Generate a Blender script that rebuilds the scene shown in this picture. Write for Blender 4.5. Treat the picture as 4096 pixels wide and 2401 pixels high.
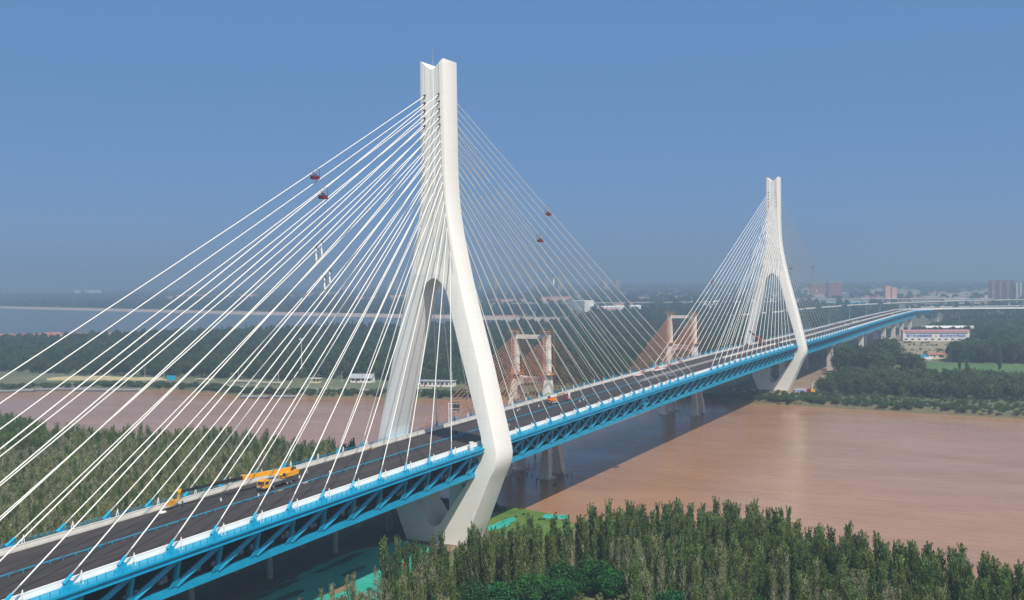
import bpy, math, random
from mathutils import Vector, Matrix

random.seed(11)
for _o in list(bpy.data.objects):
    bpy.data.objects.remove(_o)
SC = bpy.context.scene
COL = SC.collection
R = random.Random(5)

# ------------------------------------------------------------------ camera
cam_d = bpy.data.cameras.new("camera")
cam = bpy.data.objects.new("camera", cam_d)
COL.objects.link(cam)
CAM = Vector((-280.63, -172.86, 85.2))
PITCH, ROLL, YAW = 0.0237, -0.0126, 0.4826
_F0 = Vector((math.cos(YAW), math.sin(YAW), 0))
_R0 = Vector((math.sin(YAW), -math.cos(YAW), 0))
_U0 = Vector((0, 0, 1))
FWD = _F0 * math.cos(PITCH) - _U0 * math.sin(PITCH)
_U = _U0 * math.cos(PITCH) + _F0 * math.sin(PITCH)
RGT = _R0 * math.cos(ROLL) + _U * math.sin(ROLL)
UPV = _U * math.cos(ROLL) - _R0 * math.sin(ROLL)
m = Matrix((RGT, UPV, -FWD)).transposed().to_4x4()
m.translation = CAM
cam.matrix_world = m
cam_d.sensor_width = 36
cam_d.lens = 36 * 4042.6 / 4096
cam_d.clip_start = 1
cam_d.clip_end = 40000
SC.camera = cam

# ------------------------------------------------------------------ light
SUN_L = Vector((.443, .616, -1.0)).normalized()          # direction the light travels
SUN_EL = math.asin(-SUN_L.z)
W = bpy.data.worlds.new("World")
SC.world = W
W.use_nodes = True
nt = W.node_tree
sky = nt.nodes.new("ShaderNodeTexSky")
sky.sky_type = 'NISHITA'
sky.sun_disc = False
sky.sun_elevation = SUN_EL
sky.sun_rotation = math.atan2(-SUN_L.x, -SUN_L.y)
sky.altitude = 0
sky.air_density = 1.0
sky.dust_density = 0.6
sky.ozone_density = 4.0
bg = nt.nodes["Background"]
bg.inputs["Strength"].default_value = 0.11
# a thick even summer haze flattens the clear-sky gradient
mixs = nt.nodes.new("ShaderNodeMix")
mixs.data_type = 'RGBA'
mixs.inputs[0].default_value = 0.84
mixs.inputs[7].default_value = (0.98, 2.28, 4.75, 1)
nt.links.new(sky.outputs["Color"], mixs.inputs[6])
# broad whitish aureole of the hazy sky round the sun (behind the camera)
tcw = nt.nodes.new("ShaderNodeTexCoord")
dotn = nt.nodes.new("ShaderNodeVectorMath")
dotn.operation = 'DOT_PRODUCT'
dotn.inputs[1].default_value = -SUN_L
nt.links.new(tcw.outputs["Generated"], dotn.inputs[0])
clampn = nt.nodes.new("ShaderNodeMath")
clampn.operation = 'MAXIMUM'
clampn.inputs[1].default_value = 0.0
nt.links.new(dotn.outputs["Value"], clampn.inputs[0])
pown = nt.nodes.new("ShaderNodeMath")
pown.operation = 'POWER'
pown.inputs[1].default_value = 2.0
nt.links.new(clampn.outputs[0], pown.inputs[0])
glow = nt.nodes.new("ShaderNodeMix")
glow.data_type = 'RGBA'
glow.blend_type = 'ADD'
glow.inputs[7].default_value = (5.4, 4.4, 2.6, 1)
nt.links.new(pown.outputs[0], glow.inputs[0])
nt.links.new(mixs.outputs[2], glow.inputs[6])
nt.links.new(glow.outputs[2], bg.inputs["Color"])

sun_d = bpy.data.lights.new("sun", 'SUN')
sun = bpy.data.objects.new("sun", sun_d)
COL.objects.link(sun)
sun_d.energy = 5.0
sun_d.angle = math.radians(0.5)
sun_d.color = (1.0, 0.915, 0.79)
sun.rotation_euler = SUN_L.to_track_quat('-Z', 'Y').to_euler()
sun.location = (-200, -300, 500)

vs = SC.view_settings
vs.view_transform = 'Standard'
vs.look = 'None'
vs.exposure = 0.0
vs.gamma = 1.0
vs.use_curve_mapping = False
SC.cycles.use_denoising = True
SC.cycles.max_bounces = 6
SC.cycles.diffuse_bounces = 3
SC.cycles.glossy_bounces = 3
SC.cycles.volume_bounces = 1
SC.cycles.transparent_max_bounces = 6
SC.cycles.sample_clamp_indirect = 6

HAZE_DENSITY = 0.00034
HAZE_COLOR = (0.43, 0.59, 0.77)


# ------------------------------------------------------------------ materials
def mat(name, col, rough=0.7, metal=0.0, vary=0.0, scale=1.0, col2=None, bump=0.0, bscale=None,
        stretch=(1, 1, 1), spec=0.5, rand=0.0, detail=5):
    mt = bpy.data.materials.new(name)
    mt.use_nodes = True
    n = mt.node_tree.nodes
    l = mt.node_tree.links
    b = n["Principled BSDF"]
    b.inputs["Roughness"].default_value = rough
    b.inputs["Metallic"].default_value = metal
    b.inputs["Specular IOR Level"].default_value = spec
    c = tuple(col) + (1,)
    if vary <= 0 and col2 is None and rand <= 0:
        b.inputs["Base Color"].default_value = c
        out = None
    else:
        tc = n.new("ShaderNodeTexCoord")
        mp = n.new("ShaderNodeMapping")
        mp.inputs["Scale"].default_value = tuple(scale * s for s in stretch)
        nz = n.new("ShaderNodeTexNoise")
        nz.inputs["Scale"].default_value = 1.0
        nz.inputs["Detail"].default_value = detail
        nz.inputs["Roughness"].default_value = 0.62
        l.new(tc.outputs["Object"], mp.inputs["Vector"])
        l.new(mp.outputs["Vector"], nz.inputs["Vector"])
        rp = n.new("ShaderNodeValToRGB")
        rp.color_ramp.elements[0].position = 0.32
        rp.color_ramp.elements[1].position = 0.70
        if col2 is None:
            a = tuple(max(0, v * (1 - vary)) for v in col) + (1,)
            d = tuple(min(1, v * (1 + vary)) for v in col) + (1,)
        else:
            a = c
            d = tuple(col2) + (1,)
        rp.color_ramp.elements[0].color = a
        rp.color_ramp.elements[1].color = d
        l.new(nz.outputs["Fac"], rp.inputs["Fac"])
        out = rp.outputs["Color"]
        if rand > 0:
            oi = n.new("ShaderNodeObjectInfo")
            hs = n.new("ShaderNodeHueSaturation")
            mr = n.new("ShaderNodeMapRange")
            mr.inputs["To Min"].default_value = 1 - rand
            mr.inputs["To Max"].default_value = 1 + rand
            l.new(oi.outputs["Random"], mr.inputs["Value"])
            l.new(mr.outputs["Result"], hs.inputs["Value"])
            l.new(out, hs.inputs["Color"])
            out = hs.outputs["Color"]
        l.new(out, b.inputs["Base Color"])
    if bump > 0:
        tc2 = n.new("ShaderNodeTexCoord")
        nz2 = n.new("ShaderNodeTexNoise")
        nz2.inputs["Scale"].default_value = bscale or scale * 6
        nz2.inputs["Detail"].default_value = 4
        bm = n.new("ShaderNodeBump")
        bm.inputs["Strength"].default_value = bump
        l.new(tc2.outputs["Object"], nz2.inputs["Vector"])
        l.new(nz2.outputs["Fac"], bm.inputs["Height"])
        l.new(bm.outputs["Normal"], b.inputs["Normal"])
    return mt


def leaf_mat(name, dark, light, transl=0.25, rand=0.3):
    """foliage: every leaf cluster has its own tint (face attribute), every tree its own shade"""
    mt = bpy.data.materials.new(name)
    mt.use_nodes = True
    n = mt.node_tree.nodes
    l = mt.node_tree.links
    b = n["Principled BSDF"]
    b.inputs["Roughness"].default_value = 0.55
    b.inputs["Specular IOR Level"].default_value = 0.25
    at = n.new("ShaderNodeAttribute")
    at.attribute_name = "tint"
    rp = n.new("ShaderNodeValToRGB")
    rp.color_ramp.elements[0].color = tuple(dark) + (1,)
    rp.color_ramp.elements[1].color = tuple(light) + (1,)
    l.new(at.outputs["Fac"], rp.inputs["Fac"])
    oi = n.new("ShaderNodeObjectInfo")
    hs = n.new("ShaderNodeHueSaturation")
    mr = n.new("ShaderNodeMapRange")
    mr.inputs["To Min"].default_value = 1 - rand
    mr.inputs["To Max"].default_value = 1 + rand
    l.new(oi.outputs["Random"], mr.inputs["Value"])
    l.new(mr.outputs["Result"], hs.inputs["Value"])
    mr2 = n.new("ShaderNodeMapRange")
    mr2.inputs["To Min"].default_value = 0.475
    mr2.inputs["To Max"].default_value = 0.515
    ma = n.new("ShaderNodeMath")
    ma.operation = 'MULTIPLY'
    ma.inputs[1].default_value = 7.31
    fr = n.new("ShaderNodeMath")
    fr.operation = 'FRACT'
    l.new(oi.outputs["Random"], ma.inputs[0])
    l.new(ma.outputs[0], fr.inputs[0])
    l.new(fr.outputs[0], mr2.inputs["Value"])
    l.new(mr2.outputs["Result"], hs.inputs["Hue"])
    l.new(rp.outputs["Color"], hs.inputs["Color"])
    l.new(hs.outputs["Color"], b.inputs["Base Color"])
    tr = n.new("ShaderNodeBsdfTranslucent")
    l.new(hs.outputs["Color"], tr.inputs["Color"])
    mx = n.new("ShaderNodeMixShader")
    mx.inputs[0].default_value = transl
    l.new(b.outputs[0], mx.inputs[1])
    l.new(tr.outputs[0], mx.inputs[2])
    l.new(mx.outputs[0], n["Material Output"].inputs["Surface"])
    return mt


def water_mat(name, col, col2, rough, bscale, bstr, nscale, stretch=(1, 1, 1), rot=0.0, spec=0.5):
    mt = bpy.data.materials.new(name)
    mt.use_nodes = True
    n = mt.node_tree.nodes
    l = mt.node_tree.links
    b = n["Principled BSDF"]
    b.inputs["Roughness"].default_value = rough
    b.inputs["IOR"].default_value = 1.33
    b.inputs["Specular IOR Level"].default_value = spec
    tc = n.new("ShaderNodeTexCoord")
    mp = n.new("ShaderNodeMapping")
    mp.inputs["Rotation"].default_value = (0, 0, rot)
    mp.inputs["Scale"].default_value = stretch
    l.new(tc.outputs["Object"], mp.inputs["Vector"])
    nz = n.new("ShaderNodeTexNoise")
    nz.inputs["Scale"].default_value = nscale
    nz.inputs["Detail"].default_value = 6
    nz.inputs["Roughness"].default_value = 0.6
    nz.inputs["Distortion"].default_value = 1.2
    l.new(mp.outputs["Vector"], nz.inputs["Vector"])
    rp = n.new("ShaderNodeValToRGB")
    rp.color_ramp.elements[0].position = 0.35
    rp.color_ramp.elements[1].position = 0.68
    rp.color_ramp.elements[0].color = tuple(col) + (1,)
    rp.color_ramp.elements[1].color = tuple(col2) + (1,)
    l.new(nz.outputs["Fac"], rp.inputs["Fac"])
    mp2 = n.new("ShaderNodeMapping")
    mp2.inputs["Rotation"].default_value = (0, 0, rot)
    mp2.inputs["Scale"].default_value = (stretch[0] * 1.6, stretch[1] * .6, 1)
    l.new(tc.outputs["Object"], mp2.inputs["Vector"])
    ns = n.new("ShaderNodeTexNoise")
    ns.inputs["Scale"].default_value = nscale * 6
    ns.inputs["Detail"].default_value = 7
    ns.inputs["Roughness"].default_value = 0.7
    ns.inputs["Distortion"].default_value = 2.0
    l.new(mp2.outputs["Vector"], ns.inputs["Vector"])
    hv = n.new("ShaderNodeHueSaturation")
    mv = n.new("ShaderNodeMapRange")
    mv.inputs["From Min"].default_value = 0.3
    mv.inputs["From Max"].default_value = 0.7
    mv.inputs["To Min"].default_value = 0.88
    mv.inputs["To Max"].default_value = 1.10
    l.new(ns.outputs["Fac"], mv.inputs["Value"])
    l.new(mv.outputs["Result"], hv.inputs["Value"])
    l.new(rp.outputs["Color"], hv.inputs["Color"])
    l.new(hv.outputs["Color"], b.inputs["Base Color"])
    n1 = n.new("ShaderNodeTexNoise")
    n1.inputs["Scale"].default_value = bscale
    n1.inputs["Detail"].default_value = 5
    n1.inputs["Roughness"].default_value = 0.65
    n1.inputs["Distortion"].default_value = 0.6
    l.new(mp.outputs["Vector"], n1.inputs["Vector"])
    # calmer and rougher patches of water
    n3 = n.new("ShaderNodeTexNoise")
    n3.inputs["Scale"].default_value = nscale * 2.3
    n3.inputs["Detail"].default_value = 3
    l.new(mp.outputs["Vector"], n3.inputs["Vector"])
    mr = n.new("ShaderNodeMapRange")
    mr.inputs["From Min"].default_value = 0.35
    mr.inputs["From Max"].default_value = 0.7
    mr.inputs["To Min"].default_value = bstr * 0.3
    mr.inputs["To Max"].default_value = bstr
    l.new(n3.outputs["Fac"], mr.inputs["Value"])
    bm = n.new("ShaderNodeBump")
    bm.inputs["Distance"].default_value = 0.9
    l.new(mr.outputs["Result"], bm.inputs["Strength"])
    l.new(n1.outputs["Fac"], bm.inputs["Height"])
    l.new(bm.outputs["Normal"], b.inputs["Normal"])
    return mt


def window_mat(name, wall, glass, sx, sz, fx=0.5, fz=0.5, wall2=None, rand=0.0):
    """far facade: rows of window openings in wall colour, along local x+y and z"""
    mt = bpy.data.materials.new(name)
    mt.use_nodes = True
    n = mt.node_tree.nodes
    l = mt.node_tree.links
    b = n["Principled BSDF"]
    b.inputs["Roughness"].default_value = 0.7
    tc = n.new("ShaderNodeTexCoord")
    sp = n.new("ShaderNodeSeparateXYZ")
    l.new(tc.outputs["Object"], sp.inputs[0])

    def mth(op, a, bb=None, v=None):
        q = n.new("ShaderNodeMath")
        q.operation = op
        l.new(a, q.inputs[0])
        if bb is not None:
            l.new(bb, q.inputs[1])
        if v is not None:
            q.inputs[1].default_value = v
        return q.outputs[0]
    xy = mth('ADD', sp.outputs[0], sp.outputs[1])
    a1 = mth('LESS_THAN', mth('FRACT', mth('MULTIPLY', xy, v=1 / sx)), v=fx)
    a2 = mth('LESS_THAN', mth('FRACT', mth('MULTIPLY', sp.outputs[2], v=1 / sz)), v=fz)
    w = mth('MULTIPLY', a1, a2)
    mix = n.new("ShaderNodeMix")
    mix.data_type = 'RGBA'
    mix.inputs[6].default_value = tuple(wall) + (1,)
    mix.inputs[7].default_value = tuple(glass) + (1,)
    l.new(w, mix.inputs[0])
    l.new(mix.outputs[2], b.inputs["Base Color"])
    return mt


M = {}
M['tower'] = mat("white_tower_paint", (.83, .82, .785), .55, vary=.03, scale=.12, stretch=(1, 1, .25), detail=6)
M['white'] = mat("white_paint", (.80, .79, .76), .5, vary=.03, scale=.5)
M['cable'] = mat("white_cable_sheath", (.82, .81, .77), .45)
M['sleeve'] = mat("galvanised_sleeve", (.42, .43, .43), .5, .3)
M['blue'] = mat("blue_steel_paint", (.001, .265, .455), .5, vary=.12, scale=.35)
M['bluelt'] = mat("light_blue_steel_paint", (.004, .335, .545), .45, vary=.08, scale=.5)
M['bluedk'] = mat("blue_rail_paint", (.012, .25, .42), .45)
M['asphalt'] = mat("asphalt", (.041, .034, .031), .9, vary=.38, scale=.30, stretch=(.05, 1.1, 1), bump=.15, bscale=3)
M['concrete'] = mat("pale_concrete", (.50, .49, .46), .85, vary=.12, scale=.35, bump=.1, bscale=4)
M['parapet'] = mat("parapet_concrete", (.56, .55, .52), .8, vary=.10, scale=.5, stretch=(1, 1, .3))
M['pierc'] = mat("pier_concrete", (.40, .38, .34), .85, vary=.16, scale=.4, stretch=(1, 1, .3))
M['pierw'] = mat("white_pier_concrete", (.66, .64, .59), .8, vary=.06, scale=.3)
M['oldc'] = mat("weathered_white_concrete", (.80, .77, .72), .85, scale=.22, col2=(.62, .52, .44), stretch=(1, 1, .35))
M['rust'] = mat("orange_scaffold", (.44, .22, .07), .75, vary=.3, scale=.8)
M['rustc'] = mat("orange_wrapped_cable", (.38, .15, .085), .75, vary=.25, scale=.3)
M['soffit'] = mat("dark_deck_steel", (.075, .085, .085), .8, vary=.3, scale=.2)
M['lower'] = mat("truss_interior_shade", (.07, .06, .052), .9, scale=.25, col2=(.15, .13, .115), detail=8)  # dark colour stands in for the shade inside the truss
M['black'] = mat("black_rubber", (.02, .02, .021), .7)
M['tyre'] = mat("tyre_rubber", (.025, .025, .026), .85)
M['grey'] = mat("grey_steel", (.40, .41, .41), .5, .3)
M['dgrey'] = mat("dark_grey_steel", (.08, .085, .09), .6)
M['yellow'] = mat("yellow_machine_paint", (.78, .37, .015), .4, vary=.06, scale=1.5)
M['orange'] = mat("orange_machine_paint", (.80, .16, .02), .4, vary=.06, scale=1.5)
M['red'] = mat("red_machine_paint", (.62, .025, .025), .4)
M['glass'] = mat("vehicle_glass", (.03, .045, .055), .08, spec=.8)
M['crimson'] = mat("crimson_cradle_paint", (.17, .010, .034), .5, vary=.1, scale=2)
M['skin'] = mat("skin", (.45, .27, .18), .6)
M['cloth'] = mat("dark_work_clothes", (.06, .07, .085), .9)
M['hivis'] = mat("yellow_vest", (.65, .60, .05), .8)
M['helmet'] = mat("yellow_helmet", (.75, .50, .03), .4)
M['rope'] = mat("dark_rope", (.06, .055, .05), .9)
M['canvas'] = mat("white_canvas", (.76, .74, .70), .9, vary=.06, scale=3)
M['pink'] = mat("pink_tarpaulin", (.66, .50, .50), .9, vary=.15, scale=1.5)
M['carwhite'] = mat("white_car_paint", (.78, .78, .78), .3)
M['cargrey'] = mat("grey_car_paint", (.22, .23, .24), .3)
M['carblue'] = mat("blue_car_paint", (.04, .10, .42), .3)
M['wood'] = mat("brown_wood", (.36, .22, .10), .8, vary=.2, scale=2)
M['bark'] = mat("pale_poplar_bark", (.52, .48, .40), .9, vary=.25, scale=2)
M['barkdk'] = mat("brown_bark", (.13, .10, .075), .9, vary=.25, scale=2)
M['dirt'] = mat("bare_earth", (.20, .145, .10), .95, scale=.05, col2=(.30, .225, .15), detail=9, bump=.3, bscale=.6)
M['darkdirt'] = mat("dark_brown_earth", (.10, .078, .062), .95, scale=.08, col2=(.16, .13, .10), detail=9, bump=.3, bscale=.6)  # darker brown than the bare earth
M['sand'] = mat("pale_sandy_yard", (.38, .29, .20), .95, scale=.06, col2=(.15, .16, .07), detail=9, bump=.2, bscale=.5)
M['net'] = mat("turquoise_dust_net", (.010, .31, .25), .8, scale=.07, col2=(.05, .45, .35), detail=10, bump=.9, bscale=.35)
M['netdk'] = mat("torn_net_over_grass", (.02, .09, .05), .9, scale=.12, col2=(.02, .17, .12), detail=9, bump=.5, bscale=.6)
M['grass'] = mat("bright_grass", (.055, .125, .018), .95, scale=.12, col2=(.12, .21, .035), detail=9, bump=.5, bscale=1.0)
M['field'] = mat("crop_field", (.045, .12, .03), .95, scale=.05, col2=(.085, .17, .04), detail=8, stretch=(.35, 1.6, 1), bump=.4, bscale=.6)
M['scrub'] = mat("bank_scrub_ground", (.04, .085, .025), .95, scale=.07, col2=(.10, .115, .05), detail=9, bump=.5, bscale=.5)
M['path'] = mat("pale_paving", (.55, .50, .43), .9, vary=.1, scale=.3)
M['revet'] = mat("pale_stone_revetment", (.40, .32, .27), .9, vary=.12, scale=.05)
M['ywall'] = mat("pale_yellow_wall", (.66, .55, .33), .8, vary=.06, scale=.2)
M['roofblue'] = mat("blue_roof_sheet", (.012, .16, .66), .5)
M['roofred'] = mat("red_roof_sheet", (.50, .21, .23), .6, vary=.1, scale=.3)
M['rooftile'] = mat("red_roof_tile", (.36, .15, .10), .8, vary=.2, scale=.2, rand=.25)
M['roofgrey'] = mat("grey_roof_sheet", (.36, .38, .40), .7, vary=.1, scale=.2)
M['wallwhite'] = mat("white_rendered_wall", (.74, .73, .71), .8, vary=.05, scale=.2)
M['wallcream'] = mat("cream_rendered_wall", (.62, .53, .42), .8, vary=.07, scale=.1)
M['wallpink'] = mat("pinkish_rendered_wall", (.62, .37, .28), .8, vary=.05, scale=.1)
M['window'] = mat("dark_window_glass", (.05, .06, .075), .15, spec=.6)
M['sign'] = mat("blue_lettering", (.05, .13, .55), .6)
M['signred'] = mat("red_brown_lettering", (.36, .06, .045), .7)
M['signold'] = mat("faded_brown_lettering", (.34, .17, .13), .8)
M['banner'] = mat("red_banner_cloth", (.60, .05, .06), .8)
M['aptR'] = window_mat("dark_brown_flats", (.20, .085, .105), (.06, .06, .09), 4.0, 3.0, .45, .55)
M['aptL'] = window_mat("red_brown_flats", (.40, .17, .16), (.10, .09, .12), 5.0, 3.0, .5, .55)
M['flats'] = window_mat("cream_flats", (.55, .47, .36), (.16, .18, .22), 4.5, 3.2, .5, .5)
M['office'] = window_mat("white_office", (.66, .62, .56), (.15, .19, .24), 7.0, 3.5, .8, .42)
M['hall'] = window_mat("white_hall_cladding", (.78, .78, .77), (.55, .57, .60), 6.0, 60, .10, 1.0)
M['tower_far'] = mat("far_tower_render", (.40, .30, .25), .8)
M['leafA'] = leaf_mat("poplar_leaf_dark", (.058, .112, .030), (.215, .300, .088), .40, .32)
M['leafB'] = leaf_mat("poplar_leaf_olive", (.120, .145, .055), (.275, .300, .125), .32, .35)
M['leafC'] = leaf_mat("round_tree_leaf", (.010, .062, .012), (.040, .175, .032), .25, .25)
M['leafD'] = leaf_mat("far_wood_leaf", (.028, .066, .022), (.095, .155, .052), .25, .4)
M['leafE'] = leaf_mat("dry_poplar_leaf", (.16, .125, .075), (.32, .25, .15), .3, .3)
M['leafF'] = leaf_mat("light_wood_leaf", (.030, .070, .020), (.095, .155, .045), .2, .4)
M['lawn'] = mat("dull_lawn", (.065, .105, .035), .95, scale=.06, col2=(.16, .16, .085), detail=9, bump=.4, bscale=.6)
M['river'] = water_mat("muddy_river_water", (.325, .178, .096), (.395, .220, .122), .15, .24, .34, .012,
                       stretch=(1.6, .55, 1), rot=.12, spec=.36)
M['resv'] = water_mat("reservoir_water", (.085, .115, .125), (.105, .135, .140), .34, .3, .25, .004, spec=.4)


def add_joints(mt, step, width, dark):
    """thin construction joints every few metres up a cast surface"""
    n = mt.node_tree.nodes
    l = mt.node_tree.links
    b = n["Principled BSDF"]
    src = b.inputs["Base Color"].links[0].from_socket
    tc = n.new("ShaderNodeTexCoord")
    sp = n.new("ShaderNodeSeparateXYZ")
    l.new(tc.outputs["Object"], sp.inputs[0])
    a = n.new("ShaderNodeMath")
    a.operation = 'MULTIPLY'
    a.inputs[1].default_value = 1 / step
    l.new(sp.outputs[2], a.inputs[0])
    f = n.new("ShaderNodeMath")
    f.operation = 'FRACT'
    l.new(a.outputs[0], f.inputs[0])
    c = n.new("ShaderNodeMath")
    c.operation = 'LESS_THAN'
    c.inputs[1].default_value = width / step
    l.new(f.outputs[0], c.inputs[0])
    mx = n.new("ShaderNodeMix")
    mx.data_type = 'RGBA'
    mx.blend_type = 'MULTIPLY'
    mx.inputs[7].default_value = (dark, dark, dark, 1)
    l.new(c.outputs[0], mx.inputs[0])
    l.new(src, mx.inputs[6])
    # long faint rain streaks
    mp = n.new("ShaderNodeMapping")
    mp.inputs["Scale"].default_value = (1.1, 1.1, .035)
    nz = n.new("ShaderNodeTexNoise")
    nz.inputs["Scale"].default_value = 1.0
    nz.inputs["Detail"].default_value = 4
    l.new(tc.outputs["Object"], mp.inputs["Vector"])
    l.new(mp.outputs["Vector"], nz.inputs["Vector"])
    hr = n.new("ShaderNodeMapRange")
    hr.inputs["From Min"].default_value = 0.55
    hr.inputs["From Max"].default_value = 0.80
    hr.inputs["To Min"].default_value = 1.0
    hr.inputs["To Max"].default_value = 0.90
    l.new(nz.outputs["Fac"], hr.inputs["Value"])
    hv = n.new("ShaderNodeHueSaturation")
    l.new(hr.outputs["Result"], hv.inputs["Value"])
    l.new(mx.outputs[2], hv.inputs["Color"])
    l.new(hv.outputs["Color"], b.inputs["Base Color"])


add_joints(M['tower'], 4.5, .16, .93)
add_joints(M['pierw'], 3.0, .12, .9)


# ------------------------------------------------------------------ mesh builder
class MB:
    def __init__(s):
        s.v = []
        s.f = []
        s.mi = []
        s.cur = 0

    def face(s, idx):
        s.f.append(tuple(idx))
        s.mi.append(s.cur)

    def poly(s, pts):
        b = len(s.v)
        s.v += [tuple(p) for p in pts]
        s.face(range(b, b + len(pts)))

    def hexa(s, p):
        b = len(s.v)
        s.v += [tuple(q) for q in p]
        for q in ((0, 3, 2, 1), (4, 5, 6, 7), (0, 1, 5, 4), (1, 2, 6, 5), (2, 3, 7, 6), (3, 0, 4, 7)):
            s.face([b + i for i in q])

    def box(s, x0, x1, y0, y1, z0, z1):
        s.hexa([(x0, y0, z0), (x1, y0, z0), (x1, y1, z0), (x0, y1, z0),
                (x0, y0, z1), (x1, y0, z1), (x1, y1, z1), (x0, y1, z1)])

    def cbox(s, c, sx, sy, sz):
        s.box(c[0] - sx / 2, c[0] + sx / 2, c[1] - sy / 2, c[1] + sy / 2, c[2] - sz / 2, c[2] + sz / 2)

    def bar(s, p, q, w, h, up=(0, 0, 1), w2=None, h2=None):
        p = Vector(p)
        q = Vector(q)
        d = (q - p).normalized()
        up = Vector(up)
        a = d.cross(up)
        if a.length < 1e-4:
            a = d.cross(Vector((1, 0, 0)))
        a.normalize()
        b = a.cross(d).normalized()
        w2 = w if w2 is None else w2
        h2 = h if h2 is None else h2
        pts = []
        for o, ww, hh in ((p, w, h), (q, w2, h2)):
            for i, j in ((-1, -1), (1, -1), (1, 1), (-1, 1)):
                pts.append(o + a * (ww / 2 * i) + b * (hh / 2 * j))
        s.hexa(pts)

    def tube(s, p, q, r, n=8, r2=None, caps=True):
        s.path([p, q], [r, r if r2 is None else r2], n, caps)

    def path(s, pts, rad, n=6, caps=True):
        pts = [Vector(p) for p in pts]
        if not isinstance(rad, (list, tuple)):
            rad = [rad] * len(pts)
        rings = []
        for i, p in enumerate(pts):
            d = (pts[min(i + 1, len(pts) - 1)] - pts[max(i - 1, 0)]).normalized()
            a = d.cross(Vector((0, 0, 1)))
            if a.length < 1e-3:
                a = d.cross(Vector((1, 0, 0)))
            a.normalize()
            b = a.cross(d)
            k = len(s.v)
            for j in range(n):
                t = 2 * math.pi * j / n
                s.v.append(tuple(p + (a * math.cos(t) + b * math.sin(t)) * rad[i]))
            rings.append(k)
        for u, w in zip(rings, rings[1:]):
            for j in range(n):
                s.face((u + j, u + (j + 1) % n, w + (j + 1) % n, w + j))
        if caps:
            s.face([rings[0] + j for j in range(n)][::-1])
            s.face([rings[-1] + j for j in range(n)])

    def prism(s, prof, axis, a, b):
        """closed profile of 2D points swept along an axis from a to b"""
        def mk(p, t):
            if axis == 'x':
                return (t, p[0], p[1])
            if axis == 'y':
                return (p[0], t, p[1])
            return (p[0], p[1], t)
        k = len(s.v)
        n = len(prof)
        s.v += [mk(p, a) for p in prof] + [mk(p, b) for p in prof]
        for i in range(n):
            j = (i + 1) % n
            s.face((k + i, k + j, k + n + j, k + n + i))
        s.face([k + i for i in range(n)][::-1])
        s.face([k + n + i for i in range(n)])

    def sweep(s, sec, st, closed=True, caps=True):
        """section [(y,z)] swept along stations (x, y, nx, ny, z)"""
        n = len(sec)
        rings = []
        for (x, y, nx, ny, z) in st:
            k = len(s.v)
            for (a, b) in sec:
                s.v.append((x + nx * a, y + ny * a, z + b))
            rings.append(k)
        m_ = n if closed else n - 1
        for u, w in zip(rings, rings[1:]):
            for j in range(m_):
                s.face((u + j, w + j, w + (j + 1) % n, u + (j + 1) % n))
        if closed and caps:
            s.face([rings[0] + j for j in range(n)])
            s.face([rings[-1] + j for j in range(n)][::-1])

    def build(s, name, mats, parent=None, smooth=None, tint=None):
        me = bpy.data.meshes.new(name)
        me.from_pydata(s.v, [], s.f)
        if not isinstance(mats, (list, tuple)):
            mats = [mats]
        for k in mats:
            me.materials.append(k)
        if len(mats) > 1:
            me.polygons.foreach_set("material_index", s.mi)
        if smooth is not None:
            me.polygons.foreach_set("use_smooth", [True] * len(me.polygons))
            me.set_sharp_from_angle(angle=math.radians(smooth))
        if tint is not None:
            at = me.attributes.new("tint", 'FLOAT', 'FACE')
            at.data.foreach_set("value", tint)
        me.update()
        o = bpy.data.objects.new(name, me)
        COL.objects.link(o)
        if parent is not None:
            o.parent = parent
        return o


def tag(o, label=None, cat=None, group=None, kind=None):
    if label:
        o["label"] = label
    if cat:
        o["category"] = cat
    if group:
        o["group"] = group
    if kind:
        o["kind"] = kind
    return o


def thing(name, loc=(0, 0, 0), rz=0.0, label=None, cat=None, group=None):
    o = bpy.data.objects.new(name, None)
    o.empty_display_size = 1
    COL.objects.link(o)
    o.location = loc
    o.rotation_euler = (0, 0, rz)
    return tag(o, label, cat, group)


CHILD = {}


def children(o):
    return [c for c in bpy.data.objects if c.parent == o]


def copy_tree(o, loc=None, rz=None, label=None, group=None, kids=None):
    c = o.copy()
    COL.objects.link(c)
    if loc is not None:
        c.location = loc
    if rz is not None:
        c.rotation_euler = (0, 0, rz)
    if label:
        c["label"] = label
    if group:
        c["group"] = group
    for ch in (kids if kids is not None else children(o)):
        d = ch.copy()
        COL.objects.link(d)
        d.parent = c
        for g in (children(ch) if kids is None else ()):
            e = g.copy()
            COL.objects.link(e)
            e.parent = d
    return c


def text_mesh(s, body, size, mtl, name, parent, mw, depth=.05, align='CENTER', bold=0.0):
    cu = bpy.data.curves.new(name, 'FONT')
    cu.body = body
    cu.size = size
    cu.extrude = depth
    cu.offset = bold
    cu.align_x = align
    cu.align_y = 'CENTER'
    cu.resolution_u = 2
    t = bpy.data.objects.new(name + "_source", cu)
    COL.objects.link(t)
    bpy.context.view_layer.update()
    me = bpy.data.meshes.new_from_object(t.evaluated_get(bpy.context.evaluated_depsgraph_get()))
    bpy.data.objects.remove(t)
    bpy.data.curves.remove(cu)
    me.transform(mw)
    me.materials.clear()
    me.materials.append(mtl)
    o = bpy.data.objects.new(name, me)
    COL.objects.link(o)
    o.parent = parent
    return o


def lerp_table(t, x):
    if x <= t[0][0]:
        return t[0][1]
    for (a, va), (b, vb) in zip(t, t[1:]):
        if x <= b:
            return va + (vb - va) * (x - a) / (b - a)
    return t[-1][1]


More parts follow.
